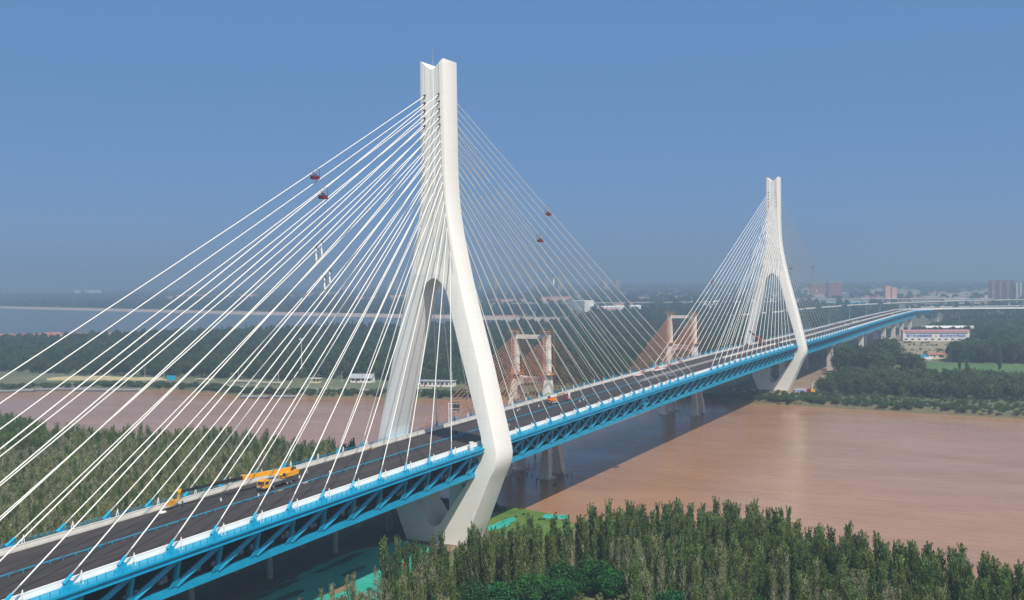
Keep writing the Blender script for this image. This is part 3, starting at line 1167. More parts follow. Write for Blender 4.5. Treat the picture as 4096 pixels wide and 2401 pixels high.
for tx in (121.5, 335.0):
    mb = MB()
    cy = (OY0 + OY1) / 2
    for sg in (-1, 1):
        yl = cy + sg * 7.9
        yf = cy + sg * 10.0
        for k in (-1, 1):
            # two splayed shafts up to deck level, then one shaft
            q = [(tx + k * 7.4, yf, -4.5), (tx + k * 2.4, yl + sg * .4, 30.5)]
            mb.bar(q[0], (tx + k * 5.7, yf - sg * .5, 6.0), 4.2, 3.7, up=(1, 0, 0), w2=3.9, h2=3.4)
            mb.bar((tx + k * 5.7, yf - sg * .5, 5.9), q[1], 3.1, 2.6, up=(1, 0, 0), w2=2.7, h2=2.4)
            mb.bar((tx + k * 2.2, yl + sg * .4, 30.0), (tx + k * .8, yl, 42.5), 2.9, 2.3, up=(1, 0, 0), w2=2.6, h2=1.7)
            mb.bar((tx + k * .8, yl, 42.4), (tx + k * .75, yl, 60.2), 2.6, 1.45, up=(1, 0, 0))
        mb.box(tx - .9, tx + .9, yl - .9, yl + .9, 34, 60)
        mb.box(tx - 6.5, tx + 6.5, yf - sg * .9 - 1.3, yf - sg * .9 + 1.3, 12.4, 14.4)
        for k in (-1, 1):
            mb.cbox((tx + k * 7.5, yf, -2.9), 7.0, 6.6, .5)
    mb.box(tx - 1.1, tx + 1.1, cy - 6.9, cy + 6.9, 57.2, 58.9)
    prof = [(cy - 7.6, 41.3), (cy - 5, 40.55), (cy - 2, 40.25), (cy + 2, 40.25), (cy + 5, 40.55), (cy + 7.6, 41.3)]
    for k in range(9):
        t = k / 8
        prof.append((cy + 7.2 - 14.4 * t, 35.9 + 2.0 * math.sin(math.pi * t)))
    mb.prism(prof, 'x', tx - 1.2, tx + 1.2)
    mb.box(tx - 2.0, tx + 2.0, cy - 9.0, cy + 9.0, OZ - 5.0, OZ - 3.02)
    op = mb.build("pylon", M['oldc'], old)
    # anchor recesses down the shafts, platforms, ladders and rods
    mb = MB()
    for sg in (-1, 1):
        yl = cy + sg * 7.9
        for k in range(11):
            mb.cbox((tx - 1.52, yl + .05, 44.2 + k * 1.35), .25, .7, .5)
    mb.build("anchor_recess_set", M['rust'], op)
    for sg in (-1, 1):
        yl = cy + sg * 7.9
        mb = MB()
        mb.box(tx - 3.0, tx + 3.0, yl - 2.9, yl + 2.9, 41.3, 41.5)
        for zz in (42.1, 42.7):
            for k in (-1, 1):
                mb.bar((tx - 3.0, yl + k * 2.9, zz), (tx + 3.0, yl + k * 2.9, zz), .08, .08)
                mb.bar((tx + k * 3.0, yl - 2.9, zz), (tx + k * 3.0, yl + 2.9, zz), .08, .08)
        for i in range(-3, 4):
            for k in (-1, 1):
                mb.box(tx + i * 1.0 - .04, tx + i * 1.0 + .04, yl + k * 2.9 - .05, yl + k * 2.9 + .05, 41.6, 42.7)
        mb.build("scaffold_platform", M['rust'], op)
        mb = MB()
        for xx, y_ in ((-2.6, -2.2), (2.6, -2.2), (-2.6, 2.2), (2.6, 2.2)):
            mb.box(tx + xx - .06, tx + xx + .06, yl + y_ - .06, yl + y_ + .06, 59.0, 61.6)
        for zz in (60.5, 61.5):
            for k in (-1, 1):
                mb.bar((tx - 2.8, yl + k * 2.3, zz), (tx + 2.8, yl + k * 2.3, zz), .07, .07)
                mb.bar((tx + k * 2.7, yl - 2.4, zz), (tx + k * 2.7, yl + 2.4, zz), .07, .07)
        mb.box(tx - 2.5, tx + 2.5, yl - 2.2, yl + 2.2, 60.25, 60.4)
        mb.build("scaffold_crown", M['rust'], op)
        mb = MB()
        for xx in (2.2, 2.9):
            mb.box(tx + xx - .04, tx + xx + .04, yl - 2.28, yl - 2.2, 42, 60)
        for k in range(18):
            mb.box(tx + 2.2, tx + 2.9, yl - 2.28, yl - 2.2, 42.4 + k * 1.0, 42.46 + k * 1.0)
        mb.build("ladder", M['rust'], op)
        mb = MB()
        mb.tube((tx, yl, 60.2), (tx, yl, 67.5), .14, 5, .05)
        mb.build("lightning_rod", M['dgrey'], op)
    # carved panels with the name of the bridge on the arched cross-beam
    mw = Matrix.Translation((tx - 1.22, cy, 38.9)) @ Matrix.Rotation(math.radians(-90), 4, 'Z') @ Matrix.Rotation(math.radians(90), 4, 'X')
    text_mesh(b, "济南黄河大桥", 1.95, M['signold'], "lettering", op, mw, .03, bold=.0)
    for sg in (-1, 1):
        for sd in (-1, 1):
            for k in range(14):
                z0 = 43.6 + 14.6 * k / 13
                x1 = tx + sd * (14 + 92 * k / 13)
                mb = MB()
                mb.path([(tx + sd * 1.6, cy + sg * 7.9, z0), (x1, cy + sg * 8.0, OZ + .4)], .15, 5)
                mb.build("stay_cable", M['rustc'], op)
# ================================================================== TREES
def leaf_card(mb, tint, c, size, rnd, tv, up=0.3, asp=1.0, along=None):
    """one small tilted leaf cluster"""
    n = Vector((rnd.gauss(0, 1), rnd.gauss(0, 1), rnd.gauss(0, 1) + up)).normalized()
    a = n.orthogonal().normalized()
    a.rotate(Matrix.Rotation(rnd.uniform(0, 6.28), 3, n))
    if along is not None:
        a = (along + Vector((rnd.gauss(0, .35), rnd.gauss(0, .35), rnd.gauss(0, .25)))).normalized()
        n = a.cross(Vector((rnd.gauss(0, 1), rnd.gauss(0, 1), .2))).normalized()
    c2 = n.cross(a)
    s = size * rnd.uniform(.6, 1.3)
    k = len(mb.v)
    mb.v += [tuple(c + a * s), tuple(c + c2 * s * .62 * asp), tuple(c - a * s * .9), tuple(c - c2 * s * .6 * asp)]
    mb.face((k, k + 1, k + 2, k + 3))
    tint.append(min(1, max(0, tv + rnd.uniform(-.25, .25))))


def poplar(seed, h, spread, n_br, per, low, card, lm, bm, bare=0.0):
    """tall narrow crown of steep branches on a straight trunk; returns crown and trunk objects"""
    rnd = random.Random(seed)
    mb = MB()
    tint = []
    tk = MB()
    ph = rnd.uniform(0, 6)
    lean = Vector((rnd.uniform(-.02, .02), rnd.uniform(-.02, .02), 0))
    tk.path([Vector((0, 0, -.3)), Vector((0, 0, h * .3)) + lean * h * .3, Vector((0, 0, h * .65)) + lean * h * .65, Vector((0, 0, h * .97)) + lean * h], [.20, .15, .09, .02], 6)
    for i in range(n_br):
        t = (i + rnd.random()) / n_br
        z0 = h * (low + (.90 - low) * t)
        az = i * 2.4 + rnd.uniform(-.5, .5)
        L = h * rnd.uniform(.13, .30) * (1 - .45 * t)
        steep = rnd.uniform(1.5, 3.4) + 1.2 * t
        d = Vector((math.cos(az), math.sin(az), steep / spread)).normalized()
        p0 = Vector((0, 0, z0)) + lean * z0
        if z0 + d.z * L > h * 1.02:
            L = max(.7, (h * 1.02 - z0) / d.z)
        bend = Vector((0, 0, .18 * L))
        if rnd.random() < .45 + bare:
            tk.path([p0, p0 + d * L * .45 + bend * .2, p0 + d * L * .9 + bend * .8], [.07, .045, .02], 3, False)
        if rnd.random() < bare:
            continue
        tv = rnd.uniform(.05, .95)
        for k in range(per):
            u = rnd.random() ** .8
            c = p0 + d * L * (.12 + .90 * u) + bend * u * u
            r = .22 * spread * (1.15 - .75 * u)
            c += Vector((rnd.gauss(0, r), rnd.gauss(0, r), rnd.gauss(0, r)))
            leaf_card(mb, tint, c, card, rnd, tv, asp=.75, along=(d + Vector((0, 0, .6 * u))).normalized())
    cr = mb.build("crown", lm, None, tint=tint)
    tr = tk.build("trunk", bm, None)
    return cr, tr


def broadleaf(seed, h, rad, n_cl, per, card, lm, bm, trunk=.25, flat=1.0):
    """round uneven crown made of many leaf clumps on forking limbs"""
    rnd = random.Random(seed)
    mb = MB()
    tint = []
    tk = MB()
    base = Vector((0, 0, h * trunk))
    tk.path([Vector((0, 0, -.3)), base, Vector((rnd.uniform(-.3, .3), rnd.uniform(-.3, .3), h * .6))], [.04 * h * .8, .03 * h * .8, .02 * h * .6], 6)
    cz = h * (trunk + (1 - trunk) * .5)
    hz_ = h * (1 - trunk) * .5
    lob = [rnd.uniform(.75, 1.2) for _ in range(7)]
    for i in range(n_cl):
        th = rnd.uniform(0, 6.283)
        ph = math.asin(rnd.uniform(-.75, 1))
        lb = lob[int(th / 6.283 * 6.99)] * rnd.uniform(.75, 1.08)
        c = Vector((math.cos(th) * math.cos(ph) * rad * lb, math.sin(th) * math.cos(ph) * rad * lb, cz + math.sin(ph) * hz_ * flat * rnd.uniform(.8, 1.08)))
        c = Vector((0, 0, cz * .8)).lerp(c, rnd.uniform(.55, 1.0))
        if i % 3 == 0:
            tk.path([base, base.lerp(c, .55) + Vector((0, 0, .3)), c], [.014 * h, .009 * h, .003 * h], 4, False)
        tv = rnd.uniform(.05, .95)
        r = rad * rnd.uniform(.20, .34)
        for k in range(per):
            q = Vector((rnd.gauss(0, 1), rnd.gauss(0, 1), rnd.gauss(0, .75))).normalized() * r * rnd.uniform(.5, 1.05)
            leaf_card(mb, tint, c + q, card, rnd, tv, up=.8)
    cr = mb.build("crown", lm, None, tint=tint)
    tr = tk.build("trunk", bm, None)
    return cr, tr


PROTO_USED = {}


def plant(name, proto, x, y, s, rz, label, cat, group, z=0.0, sz=None):
    """an individual tree: Empty with crown and trunk sharing the mesh of its kind"""
    e = thing(name, (x, y, z), rz, label, cat, group)
    e.scale = (s, s, sz or s)
    first = id(proto[0]) not in PROTO_USED
    for src in proto:
        if first:
            o = src
        else:
            o = src.copy()
            COL.objects.link(o)
        o.parent = e
    PROTO_USED[id(proto[0])] = True
    return e


def wood(name, pts, protos, label=None, tilt=0.0):
    """pts: (x, y, z, scale, rot, kind) -> ONE object; trees are instanced by geometry nodes"""
    me = bpy.data.meshes.new(name)
    me.from_pydata([(p[0], p[1], p[2]) for p in pts], [], [])
    a = me.attributes.new("tree_scale", 'FLOAT', 'POINT')
    a.data.foreach_set("value", [p[3] for p in pts])
    a = me.attributes.new("tree_turn", 'FLOAT', 'POINT')
    a.data.foreach_set("value", [p[4] for p in pts])
    a = me.attributes.new("tree_kind", 'INT', 'POINT')
    a.data.foreach_set("value", [p[5] for p in pts])
    o = bpy.data.objects.new(name, me)
    COL.objects.link(o)
    g = bpy.data.node_groups.new(name + "_scatter", 'GeometryNodeTree')
    g.interface.new_socket("Geometry", in_out='INPUT', socket_type='NodeSocketGeometry')
    g.interface.new_socket("Geometry", in_out='OUTPUT', socket_type='NodeSocketGeometry')
    n = g.nodes
    l = g.links
    gi = n.new("NodeGroupInput")
    go = n.new("NodeGroupOutput")
    jn = n.new("GeometryNodeJoinGeometry")

    def attr(nm, dt):
        q = n.new("GeometryNodeInputNamedAttribute")
        q.data_type = dt
        q.inputs["Name"].default_value = nm
        return q.outputs["Attribute"]
    sc = attr("tree_scale", 'FLOAT')
    tu = attr("tree_turn", 'FLOAT')
    kd = attr("tree_kind", 'INT')
    cx = n.new("ShaderNodeCombineXYZ")
    l.new(tu, cx.inputs[2])
    e2r = n.new("FunctionNodeEulerToRotation")
    l.new(cx.outputs[0], e2r.inputs[0])
    for k, pr in enumerate(protos):
        cmp_ = n.new("FunctionNodeCompare")
        cmp_.data_type = 'INT'
        cmp_.operation = 'EQUAL'
        l.new(kd, cmp_.inputs[2])
        cmp_.inputs[3].default_value = k
        for ob in pr:
            oi = n.new("GeometryNodeObjectInfo")
            oi.transform_space = 'ORIGINAL'
            oi.inputs["As Instance"].default_value = True
            oi.inputs["Object"].default_value = ob
            ip = n.new("GeometryNodeInstanceOnPoints")
            l.new(gi.outputs[0], ip.inputs["Points"])
            l.new(cmp_.outputs[0], ip.inputs["Selection"])
            l.new(oi.outputs["Geometry"], ip.inputs["Instance"])
            l.new(e2r.outputs[0], ip.inputs["Rotation"])
            l.new(sc, ip.inputs["Scale"])
            l.new(ip.outputs[0], jn.inputs[0])
    l.new(jn.outputs[0], go.inputs[0])
    md = o.modifiers.new("scatter", 'NODES')
    md.node_group = g
    return tag(o, label, None, None, "stuff")


# kinds of trees (each mesh is first used by a tree that stands in the scene)
POP_DARK = [poplar(21 + k, 17.5, 1.22, 64, 44, .05, .25, M['leafA'], M['bark']) for k in range(3)]
POP_SLIM = [poplar(31 + k, 17.0, .92, 50, 40, .07, .24, M['leafA'], M['bark']) for k in range(2)]
POP_OLIVE = [poplar(41 + k, 16.0, 1.4, 58, 26, .07, .22, M['leafB'], M['bark'], .22) for k in range(3)]
POP_DRY = [poplar(51 + k, 14.0, 1.6, 56, 16, .05, .20, M['leafE'], M['bark'], .35) for k in range(2)]
ROUND = [broadleaf(61 + k, 8.0, 4.6, 90, 46, .30, M['leafC'], M['barkdk'], .16) for k in range(2)]
BIG = [broadleaf(71 + k, 17.0, 6.2, 95, 30, .52, M['leafD'], M['barkdk'], .14) for k in range(3)]
FARP = [poplar(81 + k, 15.0, 1.4, 44, 18, .06, .62, M['leafD'], M['barkdk']) for k in range(2)]
CLUMP = [broadleaf(91 + k, 9.0, 5.0, 52, 18, .75, M['leafF' if k else 'leafD'], M['barkdk'], .05) for k in range(3)]
YOUNG = [broadleaf(95 + k, 11.0, 3.6, 70, 22, .42, M['leafD' if k else 'leafF'], M['barkdk'], .06) for k in range(3)]
BUSH = [broadleaf(101 + k, 2.6, 2.3, 30, 16, .30, M['leafF'], M['barkdk'], .03) for k in range(2)]
UNDER = [broadleaf(121 + k, 2.6, 1.3, 26, 18, .24, M['leafB'], M['bark'], .04) for k in range(2)]
CYP = [poplar(111, 9.0, .9, 40, 18, .02, .5, M['leafA'], M['barkdk'])]

# ---- the plantation on the near bank, right of the bridge
near_poly = [(-150, -26), (-106, -20), (-90, -12), (-76, -11), (-61, -17), (-52, -24), (-44, -33), (-38, -45), (-26, -55), (-6, -60), (2, -69), (8, -86), (15, -103),
             (8, -111), (-6, -119), (-9, -139), (-17, -158), (-22, -168), (-25, -200), (-30, -260), (-150, -265)]
left_poly = [(-175, 46), (-60, 44), (52, 46), (60, 60), (60, 88), (62, 129), (70, 178), (50, 194), (46, 232), (38, 246), (56, 304), (48, 330), (-60, 240)]
rt = random.Random(77)
round_spots = [(-63, -47, 1.0), (-57, -51, .95), (-52, -56, 1.05), (-46, -57, .9), (-40, -61, 1.15), (-34, -67, 1.2), (-36, -73, 1.0), (-47, -64, .9), (-66, -55, .8),
               (-45, -92, .95), (-41, -112, .9), (-39, -118, .8)]


def clear_of_round(x, y):
    for a, b_, s in round_spots:
        if (x - a) ** 2 + (y - b_) ** 2 < (5.4 * s) ** 2:
            return False
        # keep the sight line from the viewpoint's side of the round trees open, as the photo shows them
        dx, dy = a - CAM.x, b_ - CAM.y
        L = math.hypot(dx, dy)
        tx, ty = x - CAM.x, y - CAM.y
        along = (tx * dx + ty * dy) / L
        side = abs(tx * dy - ty * dx) / L
        if along < L and side < 4.6 * s:
            return False
    return True


cand = []
x = -150
while x < 25:
    y = -265
    while y < -18:
        px, py = x + rt.uniform(-1.3, 1.3), y + rt.uniform(-1.3, 1.3)
        y += 3.0
        if not inside(near_poly, px, py):
            continue
        if not clear_of_round(px, py):
            continue
        pr = project((px, py, 16))
        if pr is None or pr[2] < 130 or not (-.2 < pr[0] < 1.3):
            continue
        cand.append((px, py, pr))
    x += 3.1
pop_pts = []
rt2 = random.Random(9)
for px, py, pr in cand:
    u = pr[0]
    d_edge = px - lerp_table([(-205, -25), (-168, -22), (-139, -9), (-119, -6), (-103, 15), (-86, 8), (-69, 2), (-60, -6), (-55, -26), (-45, -38), (-33, -44), (-20, -60)], py)
    edge = d_edge > -22
    if u < .372:
        # sparse low rows beside the netting
        if rt2.random() < .50:
            continue
        kind = rt2.choice((7, 8, 5, 6))
        s = rt2.uniform(.55, .8)
    elif u < .46:
        if rt2.random() < .28:
            continue
        kind = rt2.choice((5, 6, 7, 3, 0, 5)) if not edge else rt2.choice((0, 1, 3, 4, 5))
        s = rt2.uniform(.68, .98)
    else:
        if edge:
            kind = rt2.choice((0, 1, 2, 0, 1, 3, 4))
            s = rt2.uniform(.82, 1.12)
        else:
            kind = rt2.choice((0, 1, 2, 3, 4, 5, 6, 7, 5)) if rt2.random() < .95 else 8
            s = rt2.uniform(.72, 1.0)
        if rt2.random() < .05:
            continue
    pop_pts.append((px, py, kind, s, rt2.uniform(0, 6.28), pr[2], -.02 < pr[0] < 1.02 and pr[1] < 1.0))
POPS = POP_DARK + POP_SLIM + POP_OLIVE + POP_DRY
LAB = {0: "tall dark green poplar with a full narrow crown in the plantation on the near bank",
       3: "slim dark green poplar with a spire-like crown in the plantation on the near bank",
       5: "olive green poplar with a thin see-through crown in the plantation on the near bank",
       8: "dry brownish poplar with a sparse feathery crown in the plantation on the near bank"}
GRP = {0: "full dark poplars in the near plantation", 3: "slim dark poplars in the near plantation", 5: "thin olive poplars in the near plantation", 8: "dry brownish poplars in the near plantation"}
BASE = [0, 0, 0, 3, 3, 5, 5, 5, 8, 8]
pop_pts.sort(key=lambda p: p[5] / p[3])
n_ind = 0
rest_pts = []
for (px, py, k, s, rz, dep, seen) in pop_pts:
    if seen and n_ind < 298:
        bk = BASE[k]
        plant("poplar_tree", POPS[k], px, py, s, rz, LAB[bk], "tree", GRP[bk])
        n_ind += 1
    else:
        rest_pts.append((px, py, 0.0, s, rz, k))
# ---- left plantation behind the deck: past the nearest three hundred, so it reads as one wood
y = 46
while y < 335:
    x = -175
    while x < 75:
        px, py = x + rt.uniform(-1.2, 1.2), y + rt.uniform(-1.2, 1.2)
        x += 2.5
        if not inside(left_poly, px, py):
            continue
        pr = project((px, py, 16))
        if pr is None or not (-.15 < pr[0] < .6):
            continue
        q = rt.random()
        far_edge = px > 30 or pr[1] < .74
        if pr[0] < .045 and far_edge:
            k, s = rt.choice((0, 1, 2)), rt.uniform(.95, 1.15)
        elif far_edge and q < .12:
            k, s = rt.choice((0, 3, 4)), rt.uniform(.9, 1.1)
        else:
            w = max(0.0, min(1.0, (py - 50) / 120))
            k = rt.choice((5, 6, 7)) if q < .75 else (rt.choice((8, 9)) if q < .75 + .12 * w else rt.choice((3, 4)))
            s = rt.uniform(.82, 1.05)
        rest_pts.append((px, py, 0.0, s, rt.uniform(0, 6.28), k))
    y += 2.5
wood("poplar_plantation", rest_pts, POPS)

# ---- saplings and weeds between the rows
ug = []
for k in range(2600):
    px, py = rt2.uniform(-120, 14), rt2.uniform(-205, -22)
    if not inside(near_poly, px, py) or any((px - a) ** 2 + (py - c) ** 2 < (4.2 * s) ** 2 for a, c, s in round_spots):
        continue
    ug.append((px, py, 0.0, rt2.uniform(.5, 1.5), rt2.uniform(0, 6.28), rt2.randrange(2)))
wood("undergrowth", ug, UNDER)
for k, (px, py) in enumerate([(-74, -14), (-70, -17.5)]):
    plant("bush", UNDER[k], px, py, 1.5, k, ["pale olive sapling bush at the edge of the turquoise net, left of two", "pale olive sapling bush at the edge of the turquoise net, right of two"][k], "bush", None)

# ---- round dark green trees in the clearing at the bottom
for i, (px, py, s) in enumerate(round_spots):
    lab = "low round bushy tree with glossy bright green leaves in the poplar clearing" if i < 9 else "low round bushy tree with glossy green leaves among poplars towards the right"
    plant("broadleaf_tree", ROUND[i % 2], px, py, s, i * 1.7, lab, "tree", "round bushy trees in the poplar clearing" if i < 9 else "round bushy trees among poplars on the right")

# ---- far bank, right: broadleaf trees one can tell apart, and the woods behind
rf = random.Random(31)
young_rest = []
big_trees = []
for k in range(26):     # the dark grove beside the dirt track
    big_trees.append((rf.uniform(572, 628), rf.uniform(-62, -22), rf.uniform(1.05, 1.45)))
for k in range(5):
    big_trees.append((rf.uniform(596, 618), rf.uniform(-86, -72), rf.uniform(.95, 1.25)))
for k in range(8):     # taller trees behind the first grove
    big_trees.append((rf.uniform(655, 715), rf.uniform(-58, -34), rf.uniform(1.2, 1.55)))
for i, (px, py, s) in enumerate(big_trees):
    if i < 26:
        la, gr = "dense dark green tree in the grove beside the dirt track past the far pylon", "trees of the dark grove beside the dirt track"
    elif i < 31:
        la, gr = "dark green tree at the field corner, right of the grove by the track", "trees at the corner of the crop field"
    else:
        la, gr = "tall dark green tree rising behind the grove and below the blue deck", "tall trees behind the grove"
    plant("broadleaf_tree", BIG[i % 3], px, py, s, rf.uniform(0, 6), la, "tree", gr)
n_y = 0
gy = -36.0
while gy > -240:     # the young wood along the far shore, right
    gx = 440.0
    while gx < 570:
        px, py = gx + rf.uniform(-2.6, 2.6), gy + rf.uniform(-2.6, 2.6)
        gx += 6.6
        pr = project((px, py, 5))
        if pr is None or pr[0] > 1.02 or px + (py + 36) * .10 < 437 or (px < 452 and py > -42):
            continue
        if n_y < 255 and rf.random() < .93:
            plant("broadleaf_tree", YOUNG[rf.randrange(3)], px, py, rf.uniform(.62, 1.12), rf.uniform(0, 6), "slender mid-height green tree of the young wood along the far right shore", "tree", "trees of the young wood on the far right shore")
            n_y += 1
        elif n_y >= 255:
            young_rest.append((px, py, 0.0, rf.uniform(.7, 1.1), rf.uniform(0, 6), 10 + rf.randrange(3)))
    gy -= 6.6
for k, (px, py, s) in enumerate([(641, -118, 1.05), (648, -112, .9), (655, -142, 1.25)]):
    plant("poplar_tree", FARP[k % 2], px, py, s, k, ["lone slim tree standing in the green crop field", "shorter of the two slim trees in the green crop field", "tall slim tree at the right side of the crop field"][k], "tree", None)


def scatter(poly, step, rnd, kinds, smin, smax, jit=.45, keep=1.0, avoid=(), vis=.06):
    xs = [p[0] for p in poly]
    ys = [p[1] for p in poly]
    out = []
    x = min(xs)
    while x < max(xs):
        y = min(ys)
        while y < max(ys):
            px, py = x + rnd.uniform(-jit, jit) * step, y + rnd.uniform(-jit, jit) * step
            y += step
            if rnd.random() > keep or not inside(poly, px, py):
                continue
            if any(inside(a, px, py) for a in avoid):
                continue
            pr = project((px, py, 4))
            if pr is None or not (-vis < pr[0] < 1 + vis):
                continue
            out.append((px, py, 0.0, rnd.uniform(smin, smax), rnd.uniform(0, 6.28), rnd.choice(kinds)))
        x += step
    return out


KP = BIG + FARP + CLUMP + BUSH + YOUNG     # 0-2 big, 3-4 poplar, 5-7 clump, 8-9 bush
ws = list(young_rest)
# right: wood behind the field and round the white building
ws += scatter([(735, -95), (790, -100), (870, -160), (1010, -118), (1060, -105), (1062, -128), (1500, -170), (1560, -420), (760, -330)], 7.5, rf, [0, 1, 2, 0, 1, 3], .85, 1.25)
ws += scatter([(1075, -28), (1110, -30), (1500, -60), (1560, -130), (1480, -175), (1070, -135)], 9, rf, [0, 1, 2], .6, .95)
ws += scatter([(575, -210), (760, -240), (745, -330), (600, -330)], 9, rf, [0, 1, 2], .8, 1.1)
# left: the wide wood between the river and the reservoir
clear = [[(455, 395), (455, 445), (430, 445), (430, 395)], [(690, 1075), (690, 1240), (820, 1240), (820, 1060)],
         [(760, 760), (800, 650), (850, 640), (800, 790)], [(960, 560), (1010, 540), (1020, 600), (960, 640)], [(640, 900), (690, 860), (720, 900), (660, 950)]]
clear.append([(330, 226), (404, 226), (408, 385), (330, 385)])
ws += scatter([(345, 720), (350, 610), (364, 520), (376, 440), (386, 350), (396, 280), (415, 205), (442, 130), (520, 60), (640, 48), (1000, 60), (1240, 90), (1230, 600), (1070, 780), (880, 940), (680, 1100), (560, 1250), (440, 900)], 8.2, rf,
              [0, 1, 2, 5, 6, 7, 6, 7, 3, 4, 10, 11, 12], .55, .95, avoid=clear)
ws += scatter([(1240, 60), (1700, 70), (1800, 560), (1500, 600), (1400, 560), (1240, 560)], 12, rf, [0, 1, 5, 6, 7], .7, 1.1)
wood("broadleaf_wood", ws, KP)
# the plain beyond: hedges, shelter belts and groves fading into haze
wp = []
fac = [[(1760, 900), (1700, 690), (1780, 610), (1990, 640), (2020, 720), (1930, 850)], [(2060, 1180), (2020, 950), (2090, 600), (2200, 320), (2330, 320), (2220, 700), (2160, 900)],
       [(2180, 420), (2240, 120), (2420, -60), (2640, -160), (2700, 60), (2600, 300), (2420, 420)]]
wp += scatter([(1560, 580), (1720, 60), (2150, 120), (2600, 700), (3050, 1800), (3950, 4000), (3700, 5400), (2250, 3950), (1960, 2850), (1660, 1540), (1570, 1180), (1530, 900)], 23, rf, [5, 6, 7, 0], .9, 1.5, keep=.72, avoid=fac)
wp += scatter([(1560, -180), (2400, -150), (2560, 0), (2300, 120), (1900, 60), (1500, 0)], 19, rf, [5, 6, 7, 0], .7, 1.1, keep=.5, avoid=fac)
wp += scatter([(2450, -250), (6500, -800), (7500, 3000), (5500, 6200), (3400, 4600), (2900, 3000), (2600, 900)], 52, rf, [5, 6, 7], 1.3, 2.4, keep=.46, avoid=fac)
wood("far_grove_belt", wp, KP)
# reeds and bushes along the shores
wb = []
sr = random.Random(12)
for pl, side, n_ in ((far_shore, 1, 1500), (near_shore, -1, 60)):
    seg = [(a, c) for a, c in zip(pl, pl[1:]) if math.hypot(c[0] - a[0], c[1] - a[1]) < 200]
    for k in range(n_):
        a, c = sr.choice(seg)
        t = sr.random()
        px, py = a[0] + (c[0] - a[0]) * t + side * sr.uniform(2, 15), a[1] + (c[1] - a[1]) * t
        if sr.random() < .45 and py < -20:
            continue
        wb.append((px, py, -.9 if sr.random() < .4 else -.1, sr.uniform(.3, 1.25), sr.uniform(0, 6), 8 + k % 2))
for k in range(700):
    wb.append((sr.uniform(398, 446), sr.uniform(-240, 20), 0, sr.uniform(.25, .8), sr.uniform(0, 6), 8 + k % 2))
for k in range(26):
    wb.append((sr.uniform(20, 46), sr.uniform(-45, 0), 0, sr.uniform(.12, .32), sr.uniform(0, 6), 8 + k % 2))
for (xa, ya, ln, n_) in ((880, -60, 70, 40), (850, -95, 60, 34), (960, -75, 80, 40), (800, -70, 46, 30), (1000, -30, 50, 24)):
    for k in range(n_):
        wb.append((xa + sr.gauss(0, 7), ya + sr.uniform(-.5, .5) * ln, 0, sr.uniform(.3, .8), sr.uniform(0, 6), 8 + k % 2))
wood("shore_bushes", wb, KP)
for k, (px, py, s) in enumerate([(352, 205, 1.0), (391, 190, 1.15), (400, 178, 1.0), (384, 276, .5)]):
    plant("broadleaf_tree", BIG[k % 3], px + 18, py, s * .8, k, ["broad willow-like green tree beside the white riverside houses", "tallest round tree behind the riverside lawn near the old bridge", "round tree on the riverside lawn close to the old bridge", "low tree in front of the riverside houses"][k], "tree", None)
# stand-ins are never left loose: first copies of the kinds used only in woods stand at the wood's edge
for nm, pr, px, py, s, la in (("poplar_tree", FARP[1], 700, -44, 1.1, "slim dark tree at the edge of the grove behind the dirt track"),
                              ("broadleaf_tree", CLUMP[0], 430, 110, .8, "low spreading tree at the river edge of the wide wood, nearest the old bridge"),
                              ("broadleaf_tree", CLUMP[1], 424, 300, .8, "low spreading tree at the river edge of the wide wood behind the promenade"),
                              ("broadleaf_tree", CLUMP[2], 412, 470, .8, "low spreading tree at the river edge of the wide wood, towards the left"),
                              ("bush", BUSH[0], 404, -60, .9, "dark green bush on the grassy far terrace below the young wood"),
                              ("bush", BUSH[1], 405, -105, .9, "dark green bush on the far terrace, further right along the bank")):
    if id(pr[0]) not in PROTO_USED:
        plant(nm, pr, px, py, s, 0, la, "bush" if nm == "bush" else "tree", None)
# row of slim cypress-like trees by the reservoir
for k, (px, py) in enumerate([(905, 960), (935, 938), (943, 930), (951, 924), (1010, 870), (1018, 864), (1030, 852), (1038, 846), (1048, 840), (1062, 826), (1075, 815)]):
    plant("poplar_tree", CYP[0], px, py, 1.5 + .3 * math.sin(k * 2.2), k, "small dark spire-shaped tree in the row along the reservoir's near edge", "tree", "spire trees along the reservoir")
for pr in POPS + ROUND + BIG + FARP + CLUMP + BUSH + CYP + YOUNG:
    if id(pr[0]) not in PROTO_USED:
        plant("poplar_tree", pr, -30, -120, .8, 0, "olive green poplar with a thin see-through crown in the plantation on the near bank", "tree", GRP[5])
print("POPLARS", n_ind, "REST", len(rest_pts), "WOOD", len(ws), "PLAIN", len(wp))
